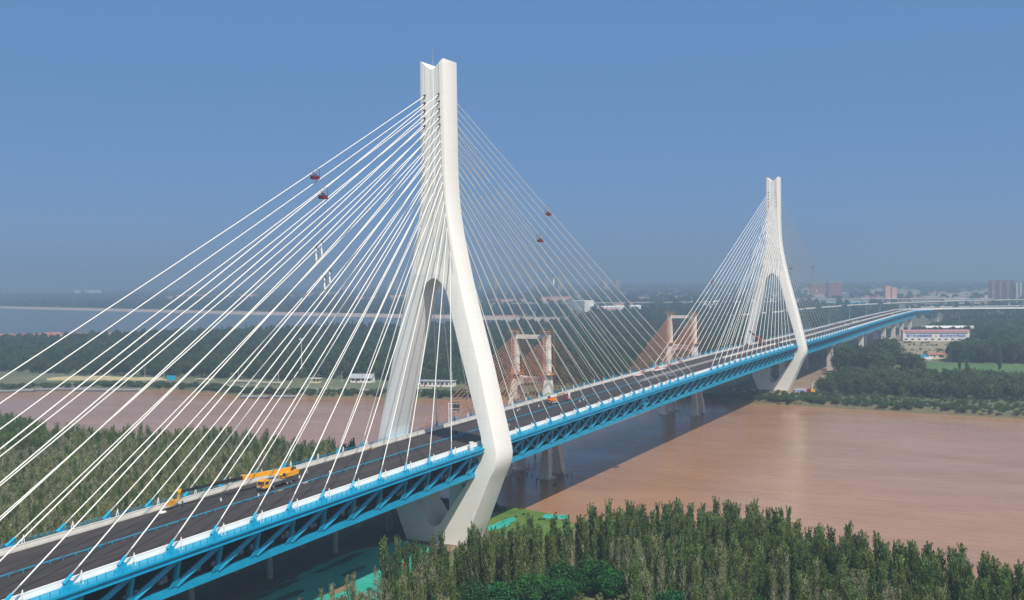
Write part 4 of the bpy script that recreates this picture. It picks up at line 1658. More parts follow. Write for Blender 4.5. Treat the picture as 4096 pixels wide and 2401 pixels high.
# ================================================================== PEOPLE
def person(name, pose, loc, rz, label, group=None, top='cloth', helmet='helmet', bag=False):
    """one continuous skinned body in a pose; helmet, tool bag are parts"""
    J = {'stand': dict(hl=(.10, .02, .92), kl=(.12, .03, .50), al=(.12, -.02, .07), tl=(.13, .14, .03), hr=(-.10, 0, .92), kr=(-.12, .06, .50), ar=(-.13, .03, .07), tr=(-.14, .18, .03),
                       el=(.27, -.02, 1.12), wl=(.30, .10, .88), er=(-.28, 0, 1.12), wr=(-.26, .16, .92), hd=(.0, .06)),
         'reach': dict(hl=(.10, .02, .92), kl=(.13, .06, .50), al=(.13, -.02, .07), tl=(.14, .14, .03), hr=(-.10, 0, .92), kr=(-.12, .10, .52), ar=(-.13, -.08, .09), tr=(-.14, .08, .03),
                       el=(.26, .22, 1.32), wl=(.20, .46, 1.42), er=(-.26, .20, 1.30), wr=(-.20, .44, 1.40), hd=(.0, .09)),
         'hang': dict(hl=(.11, .04, .92), kl=(.16, .32, .72), al=(.17, .22, .30), tl=(.18, .38, .24), hr=(-.11, .04, .92), kr=(-.16, .30, .66), ar=(-.15, .16, .25), tr=(-.15, .31, .20),
                      el=(.25, .22, 1.52), wl=(.15, .30, 1.80), er=(-.25, .22, 1.50), wr=(-.13, .32, 1.78), hd=(.0, .05))}[pose]
    v, e, r = [], [], []

    def add(p, rad, par=None):
        v.append(p)
        r.append(rad)
        if par is not None:
            e.append((par, len(v) - 1))
        return len(v) - 1
    pel = add((0, 0, .95), (.15, .11))
    wst = add((0, .01, 1.12), (.135, .10), pel)
    chs = add((0, 0, 1.32), (.17, .115), wst)
    nk = add((0, .01, 1.47), (.06, .06), chs)
    hy = J['hd'][1]
    h1 = add((0, .02 + hy * .4, 1.55), (.068, .075), nk)
    add((0, .03 + hy * .5, 1.63), (.082, .098), h1)
    add((0, .02 + hy * .4, 1.71), (.062, .075), len(v) - 1)
    add((0, .03 + hy * .5 + .115, 1.615), (.014, .014), h1)        # nose
    for s, k in ((1, 'l'), (-1, 'r')):
        hp = add(J['h' + k], (.095, .095), pel)
        kn = add(J['k' + k], (.062, .062), hp)
        an = add(J['a' + k], (.042, .042), kn)
        add(J['t' + k], (.045, .032), an)
        sh = add((s * .20, 0, 1.40), (.062, .062), chs)
        el = add(J['e' + k], (.046, .046), sh)
        wr = add(J['w' + k], (.032, .030), el)
        d = (Vector(J['w' + k]) - Vector(J['e' + k])).normalized()
        pm = add(tuple(Vector(J['w' + k]) + d * .07), (.036, .020), wr)
        sd = d.cross(Vector((0, 1, 0))).normalized() if abs(d.y) < .9 else Vector((1, 0, 0))
        cu = d.cross(sd).normalized()
        for f, L in ((-.026, .058), (-.009, .072), (.009, .068), (.026, .052)):
            a = add(tuple(Vector(v[pm]) + sd * f + d * .035), (.0095, .0095), pm)
            add(tuple(Vector(v[a]) + d * L * .7 + cu * L * .45), (.008, .008), a)
        t = add(tuple(Vector(J['w' + k]) + d * .03 + sd * .036), (.010, .010), wr)
        add(tuple(Vector(v[t]) + d * .035 + sd * .02), (.009, .009), t)
    me = bpy.data.meshes.new(name)
    me.from_pydata(v, e, [])
    ob = bpy.data.objects.new(name, me)
    COL.objects.link(ob)
    md = ob.modifiers.new("skin", 'SKIN')
    for i, q in enumerate(me.skin_vertices[0].data):
        q.radius = r[i]
        q.use_root = (i == 0)
    ob.modifiers.new("sub", 'SUBSURF').levels = 1
    bpy.context.view_layer.update()
    m2 = bpy.data.meshes.new_from_object(ob.evaluated_get(bpy.context.evaluated_depsgraph_get()))
    bpy.data.objects.remove(ob)
    for k in ('cloth', top, 'skin', 'black'):
        m2.materials.append(M[k])
    for p in m2.polygons:
        c = p.center
        if c.z > 1.49 and abs(c.x) < .12:
            p.material_index = 2
        elif min((Vector(J['w' + k]) - c).length for k in 'lr') < .11 and c.z > .4:
            p.material_index = 2
        elif c.z > 1.0:
            p.material_index = 1
        elif min((Vector(J['t' + k]) - c).length for k in 'lr') < .13:
            p.material_index = 3
        p.use_smooth = True
    body = bpy.data.objects.new("body", m2)
    COL.objects.link(body)
    root = thing("person", loc, rz, label, "person", group)
    body.parent = root
    mb = MB()
    cy = .03 + hy * .45
    for i, (zz, rr) in enumerate(((1.665, .125), (1.70, .118), (1.75, .09), (1.785, .03))):
        for j in range(10):
            a = j * math.pi / 5
            mb.v.append((math.cos(a) * rr, cy + math.sin(a) * rr * 1.15, zz))
        if i:
            for j in range(10):
                mb.face(((i - 1) * 10 + j, (i - 1) * 10 + (j + 1) % 10, i * 10 + (j + 1) % 10, i * 10 + j))
    mb.build("helmet", M[helmet], root, smooth=60)
    return root


# ================================================================== MACHINES ON THE DECK
def wheel(parent, x, y, r, w, name="wheel"):
    mb = MB()
    mb.tube((x, y - w / 2, r), (x, y + w / 2, r), r, 16)
    t = mb.build(name, M['tyre'], parent, smooth=40)
    for sg in (-1, 1):
        mb = MB()
        mb.tube((x, y + sg * (w / 2 - .02), r), (x, y + sg * (w / 2 + .03), r), r * .58, 12)
        mb.build("rim", M['grey'], t)
    return t


zc = deck_z(-75)
cr = thing("mobile_crane", (-75.3, 5.0, zc), 0, "yellow four-axle mobile crane on the new deck, boom stretched low to the left", "crane")
mb = MB()
mb.box(-5.6, 6.4, -1.25, 1.25, .95, 1.55)
mb.box(-3.6, 6.2, -1.35, 1.35, 1.56, 1.85)
mb.box(-6.9, -5.6, -1.2, 1.2, .55, .95)
for x in (-4.0, 3.2):
    mb.box(x - .35, x + .35, -1.5, 1.5, .7, 1.2)
mb.build("chassis", M['dgrey'], cr)
mb = MB()
mb.prism([(-6.7, .8), (-6.85, 1.7), (-6.45, 2.85), (-6.2, 3.0), (-4.5, 3.05), (-4.35, 2.7), (-4.35, .9)], 'y', -1.3, 1.3)
cb = mb.build("cab", M['yellow'], cr)
mb = MB()
mb.hexa([(-6.87, -1.15, 1.75), (-6.85, 1.15, 1.75), (-6.47, 1.15, 2.78), (-6.47, -1.15, 2.78), (-6.80, -1.15, 1.75), (-6.80, 1.15, 1.75), (-6.40, 1.15, 2.78), (-6.40, -1.15, 2.78)])
for sg in (-1, 1):
    mb.hexa([(-6.5, sg * 1.31, 1.8), (-5.0, sg * 1.31, 1.8), (-5.0, sg * 1.31, 2.7), (-6.2, sg * 1.31, 2.7), (-6.5, sg * 1.27, 1.8), (-5.0, sg * 1.27, 1.8), (-5.0, sg * 1.27, 2.7), (-6.2, sg * 1.27, 2.7)])
mb.build("windscreen", M['glass'], cb)
for sg in (-1, 1):
    mb = MB()
    mb.box(-6.93, -6.80, sg * 1.0 - .22, sg * 1.0 + .22, .98, 1.25)
    mb.build("headlight", M['carwhite'], cb)
mb = MB()
mb.box(-6.98, -6.72, -1.28, 1.28, .5, .9)
mb.build("bumper", M['dgrey'], cb)
for x in (-4.6, -3.1, 2.6, 4.2):
    for sg in (-1, 1):
        wheel(cr, x, sg * 1.1, .62, .48)
mb = MB()
mb.box(-2.9, 2.0, -1.36, 1.36, 1.86, 2.15)
mb.box(-3.9, -2.9, -1.3, 1.3, 1.55, 2.5)
mb.build("deck_body", M['grey'], cr)
mb = MB()
mb.tube((2.2, 0, 1.86), (2.2, 0, 2.3), 1.0, 16)
mb.prism([(1.2, 2.3), (1.4, 3.3), (4.6, 3.6), (6.6, 3.5), (6.8, 2.4)], 'y', -1.25, 1.0)
up = mb.build("superstructure", M['yellow'], cr)
mb = MB()
mb.prism([(.4, 2.4), (.25, 3.3), (.7, 3.95), (1.9, 3.95), (2.0, 2.4)], 'y', -1.42, -.62)
oc = mb.build("operator_cab", M['yellow'], up)
mb = MB()
mb.prism([(.42, 2.9), (.4, 3.3), (.75, 3.8), (1.75, 3.8), (1.75, 2.9)], 'y', -1.45, -1.40)
mb.hexa([(.30, -1.36, 2.8), (.30, -.68, 2.8), (.22, -.68, 3.3), (.22, -1.36, 3.3), (.36, -1.36, 2.8), (.36, -.68, 2.8), (.28, -.68, 3.3), (.28, -1.36, 3.3)])
mb.build("window", M['glass'], oc)
mb = MB()
mb.box(6.3, 7.6, -1.3, 1.3, 2.5, 3.9)
mb.build("counterweight", M['yellow'], up)
mb = MB()
mb.tube((7.0, -.5, 4.25), (7.0, .5, 4.25), .42, 12)
mb.tube((5.9, -.5, 4.2), (5.9, .5, 4.2), .34, 12)
mb.build("winch", M['dgrey'], up)
# boom (telescoped, nearly level, swung slightly toward the far parapet)
B0 = Vector((6.2, .25, 4.1))
B2 = Vector((-29.2, 6.8, 3.9))
B1 = B0.lerp(B2, .46) + Vector((0, 0, .35))
cr.scale = (.95, .95, .88)
mb = MB()
mb.bar(B0, B1, .95, 1.15)
mb.bar(B1 + Vector((.9, -.05, 0)), B1 + Vector((-.3, 0, 0)), 1.15, 1.35)
mb.tube((3.0, .2, 2.7), (-3.2, .7, 4.1), .17, 10)
bm_ = mb.build("boom", M['yellow'], cr)
mb = MB()
mb.bar(B1, B1.lerp(B2, .5), .74, .86)
mb.bar(B1.lerp(B2, .48), B2, .58, .68)
for t in (.24, .48, .74):
    p = B1.lerp(B2, t)
    mb.cbox(p, .3, .95, 1.0)
mb.build("telescope_section", M['black'], bm_)
mb = MB()
mb.bar(B2 + Vector((.5, 0, .3)), B2 + Vector((-.7, .05, -.1)), .7, .85)
mb.bar(B2 + Vector((-.2, 0, .3)), B2 + Vector((-.45, .05, -2.2)), .42, .45)
mb.bar(B2 + Vector((-.4, .05, -2.0)), B2 + Vector((-1.6, .2, -2.3)), .35, .4)
mb.build("boom_head", M['yellow'], bm_)
mb = MB()
for sg in (-1, 1):
    for x in (-4.0, 3.2):
        mb.box(x - .12, x + .12, sg * 1.5 - .02, sg * 2.6, .75, 1.0) if sg > 0 else mb.box(x - .12, x + .12, -2.6, -1.48, .75, 1.0)
        mb.box(x - .4, x + .4, sg * 2.5 - .4, sg * 2.5 + .4, .02, .12)
        mb.tube((x, sg * 2.5, .1), (x, sg * 2.5, 1.0), .08, 8)
mb.build("outrigger_set", M['dgrey'], cr)


def basket(name, loc, rz, size, hgt, mtl, label, cat="work basket", group=None, solid=.45):
    root = thing(name, loc, rz, label, cat, group)
    L, Wd = size
    mb = MB()
    mb.box(-L / 2, L / 2, -Wd / 2, Wd / 2, 0, .10)
    mb.build("floor", mtl, root)
    mb = MB()
    for sx in (-1, 1):
        mb.box(sx * L / 2 - .03, sx * L / 2 + .03, -Wd / 2, Wd / 2, .10, solid)
        mb.bar((sx * L / 2, -Wd / 2, hgt), (sx * L / 2, Wd / 2, hgt), .07, .07)
        for sy in (-1, 1):
            mb.box(sx * L / 2 - .04, sx * L / 2 + .04, sy * Wd / 2 - .04, sy * Wd / 2 + .04, .1, hgt)
    for sy in (-1, 1):
        mb.box(-L / 2, L / 2, sy * Wd / 2 - .03, sy * Wd / 2 + .03, .10, solid)
        for zz in (hgt, (hgt + solid) / 2):
            mb.bar((-L / 2, sy * Wd / 2, zz), (L / 2, sy * Wd / 2, zz), .07, .07)
        mb.box(-.04, .04, sy * Wd / 2 - .04, sy * Wd / 2 + .04, .1, hgt)
    mb.build("guard_frame", mtl, root)
    return root


zb_ = deck_z(-109)
bk = basket("work_basket", (-105.4, 11.9, zb_ + 1.1), .15, (2.1, 1.1), 1.1, M['yellow'], "yellow-orange work basket held just above the asphalt at the crane's boom tip", "work basket", solid=.6)
person("person", 'stand', (-105.1, 11.9, zb_ + 1.2), 2.6, "worker in a yellow vest standing in the basket at the crane's boom tip", None, 'hivis')
person("person", 'stand', (-102.4, 11.2, deck_z(-102)), 1.9, "dark-clothed worker standing on the asphalt under the crane's boom head")
mb = MB()
mb.hexa([(-.9, -.5, 0), (.9, -.5, 0), (.8, .5, 0), (-.7, .5, 0), (-.7, -.35, .35), (.7, -.35, .4), (.6, .35, .3), (-.5, .35, .38)])
o = mb.build("cloth_heap", M['canvas'])
o.location = (-108.6, 11.4, zb_)
tag(o, "small white canvas heap on the asphalt left of the yellow work basket", "cloth heap")

# red boom lift on the main span
zl = deck_z(96)
bl = thing("boom_lift", (94.6, 5.3, zl), -.28, "orange-red boom lift on the main span asphalt, arm reaching right", "boom lift")
mb = MB()
mb.prism([(-2.3, .55), (-2.2, 1.0), (2.2, 1.0), (2.3, .55)], 'y', -.9, .9)
mb.build("chassis", M['carwhite'], bl)
for x in (-1.8, 1.8):
    for sg in (-1, 1):
        wheel(bl, x, sg * 1.15, .55, .42)
mb = MB()
mb.prism([(-2.6, 1.3), (-2.7, 1.9), (-2.2, 2.35), (.9, 2.55), (1.3, 2.1), (1.1, 1.25)], 'y', -1.25, 1.25)
tt = mb.build("turntable", M['orange'], bl)
mb = MB()
mb.tube((-1.9, .5, 2.3), (-1.9, .5, 3.3), .45, 10)
mb.build("engine_cover", M['dgrey'], tt)
mb = MB()
mb.tube((-.4, -1.28, 1.85), (-.4, -1.25, 1.85), .42, 16)
mb.build("badge", M['yellow'], tt)
mb = MB()
mb.bar((-1.5, 0, 2.9), (2.3, .1, 3.35), .42, .5)
am = mb.build("arm", M['canvas'], bl)
mb = MB()
mb.bar((2.2, .1, 3.3), (7.3, .2, 3.75), .36, .42)
mb.build("telescope_section", M['wood'], am)
mb = MB()
mb.bar((7.0, .2, 3.8), (8.8, .25, 1.6), .32, .35)
mb.bar((7.4, .2, 3.4), (8.9, .25, 1.2), .22, .25)
mb.build("jib", M['red'], am)
mb = MB()
mb.box(7.7, 11.0, -.7, 1.1, .85, .98)
for x in (7.7, 9.3, 11.0):
    for y in (-.7, 1.1):
        mb.box(x - .04, x + .04, y - .04, y + .04, .98, 2.0)
for y in (-.7, 1.1):
    mb.bar((7.7, y, 2.0), (11.0, y, 2.0), .08, .08)
    mb.bar((7.7, y, 1.5), (11.0, y, 1.5), .06, .06)
mb.build("platform", M['crimson'], am)
o = MB()
o.prism([(-.25, 0), (-.35, .6), (-.2, 2.2), (.12, 2.6), (.35, 2.3), (.3, .7), (.28, 0)], 'y', -.35, .35)
o = o.build("canvas_roll", M['canvas'])
zz = bl.matrix_basis @ Vector((10.4, .1, 1.0))
o.location = zz
tag(o, "white canvas roll standing upright in the platform of the orange-red boom lift", "canvas roll")


def car(name, loc, rz, paint, label, group=None, pickup=False, L=4.6):
    root = thing(name, loc, rz, label, "car", group)
    mb = MB()
    h = L / 2
    if pickup:
        prof = [(-h, .45), (-h, .95), (-.2, 1.0), (-.1, 1.0), (1.2, .98), (h - .1, .85), (h, .5), (h - .1, .35), (-h, .35)]
    else:
        prof = [(-h, .40), (-h - .02, .85), (-h + .25, .98), (1.1, .96), (h - .15, .78), (h, .5), (h - .1, .32), (-h, .32)]
    mb.prism(prof, 'y', -.88, .88)
    bd = mb.build("body", paint, root)
    mb = MB()
    a0, a1, t0, t1 = (-.1, 1.25, .15, .75) if pickup else (-h + .35, 1.15, -h + .95, .45)
    mb.hexa([(a0, -.80, .97), (a1, -.80, .97), (a1, .80, .97), (a0, .80, .97), (t0, -.66, 1.45), (t1, -.66, 1.45), (t1, .66, 1.45), (t0, .66, 1.45)])
    mb.build("window", M['glass'], bd)
    mb = MB()
    mb.hexa([(t0 - .05, -.67, 1.452), (t1 + .05, -.67, 1.452), (t1 + .05, .67, 1.452), (t0 - .05, .67, 1.452), (t0 + .05, -.6, 1.53), (t1 - .08, -.6, 1.53), (t1 - .08, .6, 1.53), (t0 + .05, .6, 1.53)])
    mb.build("roof", paint, bd)
    for x in (-h + .8, h - .9):
        for sg in (-1, 1):
            mb = MB()
            mb.tube((x, sg * .88 - .1, .33), (x, sg * .88 + .1, .33), .33, 12)
            w = mb.build("wheel", M['tyre'], root)
            mb = MB()
            mb.tube((x, sg * .985, .33), (x, sg * 1.0, .33), .19, 8)
            mb.build("rim", M['grey'], w)
    for sg in (-1, 1):
        mb = MB()
        mb.box(h - .12, h - .02, sg * .62 - .16, sg * .62 + .16, .60, .74)
        mb.build("headlight", M['carwhite'], bd)
    return root


car("pickup_truck", (211, -5.8, deck_z(211)), .05, M['cargrey'], "grey pickup truck standing on the near carriageway beside the white median fence", None, True, 5.2)
car_specs = [("car", 781, 2.5, 'carwhite', "white car at the left end of the parked cars behind the far pylon"), ("car", 758, -3.4, 'carwhite', "white car nearest the viewer among those parked past the far stays"),
             ("car", 787, -1.8, 'carwhite', "white car beside the blue one, past the far stays"), ("car", 762, -6.0, 'carblue', "blue car parked on the deck past the far stays"),
             ("car", 831, 3.2, 'carwhite', "white car at the start of the far median barrier, left of two"), ("car", 826, 1.3, 'carwhite', "white car at the start of the far median barrier, right of two"),
             ("car", 838, 1.6, 'carwhite', "white car just in front of the far median barrier"), ("car", 853, 2.2, 'carwhite', "white car touching the far median barrier's end, furthest of the group"),
             ("car", 777, 10.6, 'red', "red car by the far parapet beyond the far pylon"), ("car", 968, -8.8, 'red', "red car alone near the near parapet far beyond the stays"),
             ("car", 1044, -10.3, 'carwhite', "white car alone by the near parapet where the deck begins to bend"), ("car", 1236, 7.5, 'cargrey', "dark car at the far bend of the deck")]
for nm, x, y, p, la in car_specs:
    car(nm, (x, y, deck_z(x)), .1 * math.sin(x), M[p], la)
for k, (x, y, la) in enumerate([(432, 14.5, "white car in the bridge's shade on the far bank, left of two"), (444, 12.0, "white car in the bridge's shade on the far bank, right of two"), (438, 24, "white car behind the others in the shade on the far bank")]):
    car("car", (x, y, .1), 1.2 + k, M['carwhite'], la)

# crane with a red boom on the deck at the far pylon
zf = deck_z(455)
fc = thing("mobile_crane", (458.5, 8.3, zf), .0, "mobile crane with a raised dark red boom on the deck at the far pylon", "crane")
mb = MB()
mb.box(-5.6, 6.0, -1.25, 1.25, .8, 1.7)
mb.build("chassis", M['dgrey'], fc)
mb = MB()
mb.prism([(5.9, .8), (6.9, .8), (6.9, 1.8), (6.4, 2.7), (5.0, 2.7), (5.0, 1.7), (5.9, 1.7)], 'y', -1.25, 1.25)
mb.build("cab", M['carwhite'], fc)
for x in (-4.2, -2.8, 2.4, 3.9):
    for sg in (-1, 1):
        wheel(fc, x, sg * 1.1, .6, .45)
mb = MB()
mb.prism([(-3.6, 1.7), (-3.4, 3.2), (.6, 3.0), (1.6, 1.7)], 'y', -1.3, 1.3)
mb.build("superstructure", M['orange'], fc)
mb = MB()
mb.bar((-1.0, 0, 3.0), (-24, -.6, 8.2), 1.1, 1.25, w2=.95, h2=1.05)
fb = mb.build("boom", M['red'], fc)
mb = MB()
mb.bar((-24, -.6, 8.2), (-40, -1.2, 12.0), .6, .7)
mb.build("telescope_section", M['black'], fb)
mb = MB()
mb.box(430.0, 431.5, 12.4, 13.8, deck_z(430), deck_z(430) + 1.4)
mb.box(433.0, 434.6, 12.2, 13.6, deck_z(433), deck_z(433) + 2.2)
mb.box(436.5, 437.6, 12.4, 13.7, deck_z(436), deck_z(436) + 1.1)
mb.bar((433.4, 12.9, deck_z(433) + 2.1), (436.9, 12.9, deck_z(436) + .9), .25, .25)
tag(mb.build("site_generator", M['wood']), "brown clutter of site machinery by the far parapet at the foot of the far pylon", "machine")

# ================================================================== CRADLES AND ROPE WORKERS ON THE STAYS
def on_cable(key, t):
    a, e = CAB[key]
    p = a.lerp(e, t)
    p.z -= 4 * t * (1 - t) * (e - a).length * .004
    return p, (e - a).normalized()


def cradle(key, t, label, dangling=True, people=True):
    p, d = on_cable(key, t)
    rz = math.atan2(d.y, d.x)
    root = thing("cable_cradle", p, rz, label, "work cradle", "crimson work cradles on the stays")
    sl = d.z / math.hypot(d.x, d.y)
    mb = MB()
    for x in (-1.3, -.7, .7, 1.3):
        mb.tube((x, -.2, x * sl + .2), (x, .2, x * sl + .2), .15, 8)
    mb.build("pulley_set", M['grey'], root)
    mb = MB()
    mb.box(-1.35, 1.35, -.75, .75, -2.75, -2.62)
    for x in (-1.35, 0, 1.35):
        for y in (-.75, .75):
            mb.box(x - .05, x + .05, y - .05, y + .05, -2.7, -1.55 if x == 0 else x * sl + .1)
    for zz in (-2.2, -1.6):
        for y in (-.75, .75):
            mb.bar((-1.35, y, zz), (1.35, y, zz), .09, .09)
        for x in (-1.35, 1.35):
            mb.bar((x, -.75, zz), (x, .75, zz), .09, .09)
    for y in (-.75, .75):
        mb.box(-1.35, 1.35, y - .025, y + .025, -2.62, -1.75)
    mb.build("cage", M['crimson'], root)
    root.scale = (.85, .85, .85)
    if dangling:
        for x in (-.9, .9):
            mb = MB()
            n = 5
            mb.path([(x + .25 * math.sin(k * 1.3), 0, -2.7 - k * 9.0) for k in range(n + 1)], .026, 4)
            mb.build("rope", M['rope'], root)
    if people:
        for k, x in enumerate((-.6, .55)):
            person("person", 'reach', p + Vector((math.cos(rz) * x * .85, math.sin(rz) * x * .85, -2.22)), rz + (1.57 if k else -1.4),
                   ("left" if k == 0 else "right") + " worker standing in the " + label, "workers in the cradles")
    return root


cradle((0, -1, 1, 18), .246, "crimson work cradle on the topmost left stay")
cradle((0, -1, -1, 18), .306, "crimson work cradle on the second stay line down, left")
cradle((0, 1, -1, 18), .300, "crimson work cradle on the near pylon's topmost right stay")
cradle((0, 1, -1, 14), .336, "crimson work cradle low on the near pylon's right stays")
cradle((1, -1, 1, 18), .561, "crimson work cradle on the outermost stay left of the far pylon", people=False)
cradle((1, 1, -1, 17), .461, "crimson work cradle on the outer stays right of the far pylon", people=False)
cradle((1, 1, -1, 6), .288, "crimson work cradle on the inner stays right of the far pylon", people=False)


def rope_worker(key, t, label, dx=0.0):
    p, d = on_cable(key, t)
    root = person("person", 'hang', p + Vector((0, 0, -1.85)), math.atan2(d.y, d.x) + 1.57 + dx, label, "rope workers hanging on the stays")
    mb = MB()
    q = [(.0, .0, .85), (.05, -.12, .2), (.0, -.1, -1.0), (.06, -.08, -2.2), (.02, -.06, -2.6)]
    mb.path([Vector(a) + Vector((0, -.22, 0)) for a in q], [.05, .20, .26, .27, .2], 8)
    mb.build("canvas_bag", M['canvas'], root)
    mb = MB()
    mb.path([(0, -.05, 1.0), (0, .18, 1.55), (0, .25, 1.98)], .03, 4)
    mb.build("safety_rope", M['rope'], root)
    return root


rope_worker((0, -1, -1, 15), .396, "left rope worker of the upper pair, hanging with a white bag under a left stay")
rope_worker((0, -1, -1, 15), .382, "right rope worker of the upper pair, hanging with a white bag under a left stay")
rope_worker((0, -1, -1, 13), .444, "left rope worker of the lower pair, hanging with a white bag under a left stay")
rope_worker((0, -1, -1, 13), .428, "right rope worker of the lower pair, hanging with a white bag under a left stay")
rope_worker((0, 1, 1, 17), .514, "rope worker hanging under a right stay of the near pylon, above the skyline")
rope_worker((1, -1, -1, 14), .632, "rope worker hanging under a left stay beside the far pylon's leg")
rope_worker((1, -1, 1, 15), .674, "rope worker hanging under an outer left stay of the far pylon")
rope_worker((1, 1, -1, 14), .596, "rope worker hanging under a right stay of the far pylon, before the brown flats")

# a blue gantry cradle under the near fascia, the sign frame, the kiosk
zg = deck_z(135)
gc = basket("maintenance_cradle", (136, -19.6, zg - 4.2), 0, (4.6, 1.6), 2.0, M['bluelt'], "light blue maintenance cradle hanging outside the truss of the main span", "cradle", solid=.3)
mb = MB()
for x in (-2.0, 2.0):
    mb.bar((x, 0, 2.0), (x, 1.4, 3.2), .14, .14)
mb.build("hanger_set", M['bluelt'], gc)
zs_ = deck_z(29.6)
sg_ = thing("road_sign", (29.6, 15.9, zs_), 0, "cantilevered road sign seen from behind at the far parapet, inside the near pylon's legs", "sign")
mb = MB()
mb.tube((0, 0, 1.2), (0, 0, 8.1), .16, 8)
mb.box(-.35, .35, -.35, .35, 1.2, 1.32)
mb.build("post", M['white'], sg_)
mb = MB()
for zz in (6.0, 7.8):
    mb.bar((0, 0, zz), (0, -4.4, zz), .14, .16)
mb.build("arm", M['white'], sg_)
mb = MB()
mb.box(.10, .18, -4.4, -1.7, 5.4, 8.3)
mb.build("panel", M['dgrey'], sg_)
mb = MB()
mb.tube((0, 0, -.05), (0, 0, 2.3), .75, 14)
mb.tube((0, 0, 2.3), (0, 0, 2.42), .82, 14)
o = mb.build("tank", M['white'])
o.location = (-10.2, -16.4, deck_z(-10))
tag(o, "white cylindrical tank on the walkway beside the near pylon's right leg", "tank")
mb = MB()
for k in range(9):
    a = R.uniform(-1.6, 1.6)
    mb.bar((a, R.uniform(-.25, .25), .1 + .06 * k), (a + R.uniform(.6, 1.4), R.uniform(-.25, .25), .1 + .06 * k), .35, .14)
o = mb.build("timber_heap", M['wood'])
o.location = (-22.5, 13.2, deck_z(-22))
tag(o, "heap of brown timber against the far parapet left of the near pylon", "timber heap")
# crouched motorcycle-like machine in the pylon's shadow
mb = MB()
mb.tube((-.5, -.06, .3), (-.5, .06, .3), .3, 12)
mb.tube((.6, -.06, .3), (.6, .06, .3), .3, 12)
mb.prism([(-.5, .35), (-.3, .75), (.2, .8), (.5, 1.0), (.62, .35), (.1, .3)], 'y', -.12, .12)
o = mb.build("compactor", M['black'])
o.location = (12.9, 3.0, deck_z(13))
tag(o, "small black machine standing by the median rail in the near pylon's shadow", "machine")
person("person", 'stand', (-88.5, 9.0, deck_z(-88)), 1.2, "dark-clothed worker standing on the asphalt under the crane's black boom")
# little white markers and loose boards on the asphalt
for k, (x, y) in enumerate([(-86.5, 1.5), (-93.9, 7.0), (-64.7, 6.4), (-56.3, 2.6), (-58.0, 9.5), (104, -2.6), (109.5, -1.9), (70, 9.0), (73, 9.8), (84, 6.6), (118, 2.5), (36, -5)]):
    mb = MB()
    if k in (4, 8, 11):
        mb.box(-.5, .5, -.25, .25, 0, .08)
        for sx in (-1, 1):
            mb.box(sx * .45 - .03, sx * .45 + .03, -.22, .22, .08, .8)
        mb.box(-.45, .45, -.03, .03, .74, .8)
        o = mb.build("folding_frame", M['grey'])
        tag(o, ["", "", "", "", "grey folding frame on the asphalt right of the yellow crane", "", "", "", "grey folding frame on the asphalt left of the boom lift", "", "", "grey folding frame on the asphalt just right of the near pylon's shadow"][k], "frame")
    else:
        mb.prism([(-.16, 0), (-.13, .75), (.13, .75), (.16, 0)], 'y', -.14, .14)
        o = mb.build("lane_marker", M['white'])
        tag(o, "small white lane marker post on the asphalt", "marker", "white lane markers on the asphalt")
    o.location = (x, y, deck_z(x))
for k, (x, y, mt_, la) in enumerate([(-83.4, 1.6, 'carblue', "flat blue board on the asphalt in front of the yellow crane"), (-79.2, .9, 'wood', "tan board on the asphalt beside the median rail, below the crane"), (-69.0, 1.0, 'pink', "pinkish board on the asphalt behind the yellow crane")]):
    mb = MB()
    mb.box(-.9, .9, -.4, .4, 0, .12)
    mb.box(-.8, .6, -.3, .3, .12, .2)
    o = mb.build("board", M[mt_])
    o.location = (x, y, deck_z(x))
    tag(o, la, "board")
mb = MB()
mb.box(-1.6, 1.6, -.2, .2, 0, .55)
mb.box(-1.4, 1.4, -.26, .26, .12, .40)
o = mb.build("water_barrier", M['red'])
o.location = (-117, -12.9, deck_z(-117))
tag(o, "red and white plastic barrier against the near parapet at the lower left", "barrier")


def rumple(name, x, y, rx, ry, mtl, label, cat):
    mb = MB()
    n = 14
    rr = random.Random(int(x * 7))
    for i in range(n):
        for j in range(n):
            u, v = i / (n - 1) * 2 - 1, j / (n - 1) * 2 - 1
            e = max(0, 1 - (u * u + v * v) ** .5)
            mb.v.append((u * rx * (1 + rr.uniform(-.12, .12)), v * ry * (1 + rr.uniform(-.2, .2)), .03 + e * rr.uniform(0, .5)))
    for i in range(n - 1):
        for j in range(n - 1):
            k = i * n + j
            mb.face((k, k + 1, k + n + 1, k + n))
    o = mb.build(name, mtl)
    o.location = (x, y, deck_z(x))
    return tag(o, label, cat)


rumple("tarpaulin", 214, 12.4, 5.0, 1.2, M['pink'], "crumpled pinkish tarpaulin against the far parapet at mid-span, left one", "tarpaulin")
rumple("tarpaulin", 246, 12.2, 9.5, 1.4, M['pink'], "long crumpled pinkish tarpaulin against the far parapet at mid-span, right one", "tarpaulin")
rumple("tarpaulin", 322, -10.5, 4, 1.5, M['canvas'], "crumpled white sheet on the near carriageway before the far stays", "tarpaulin")

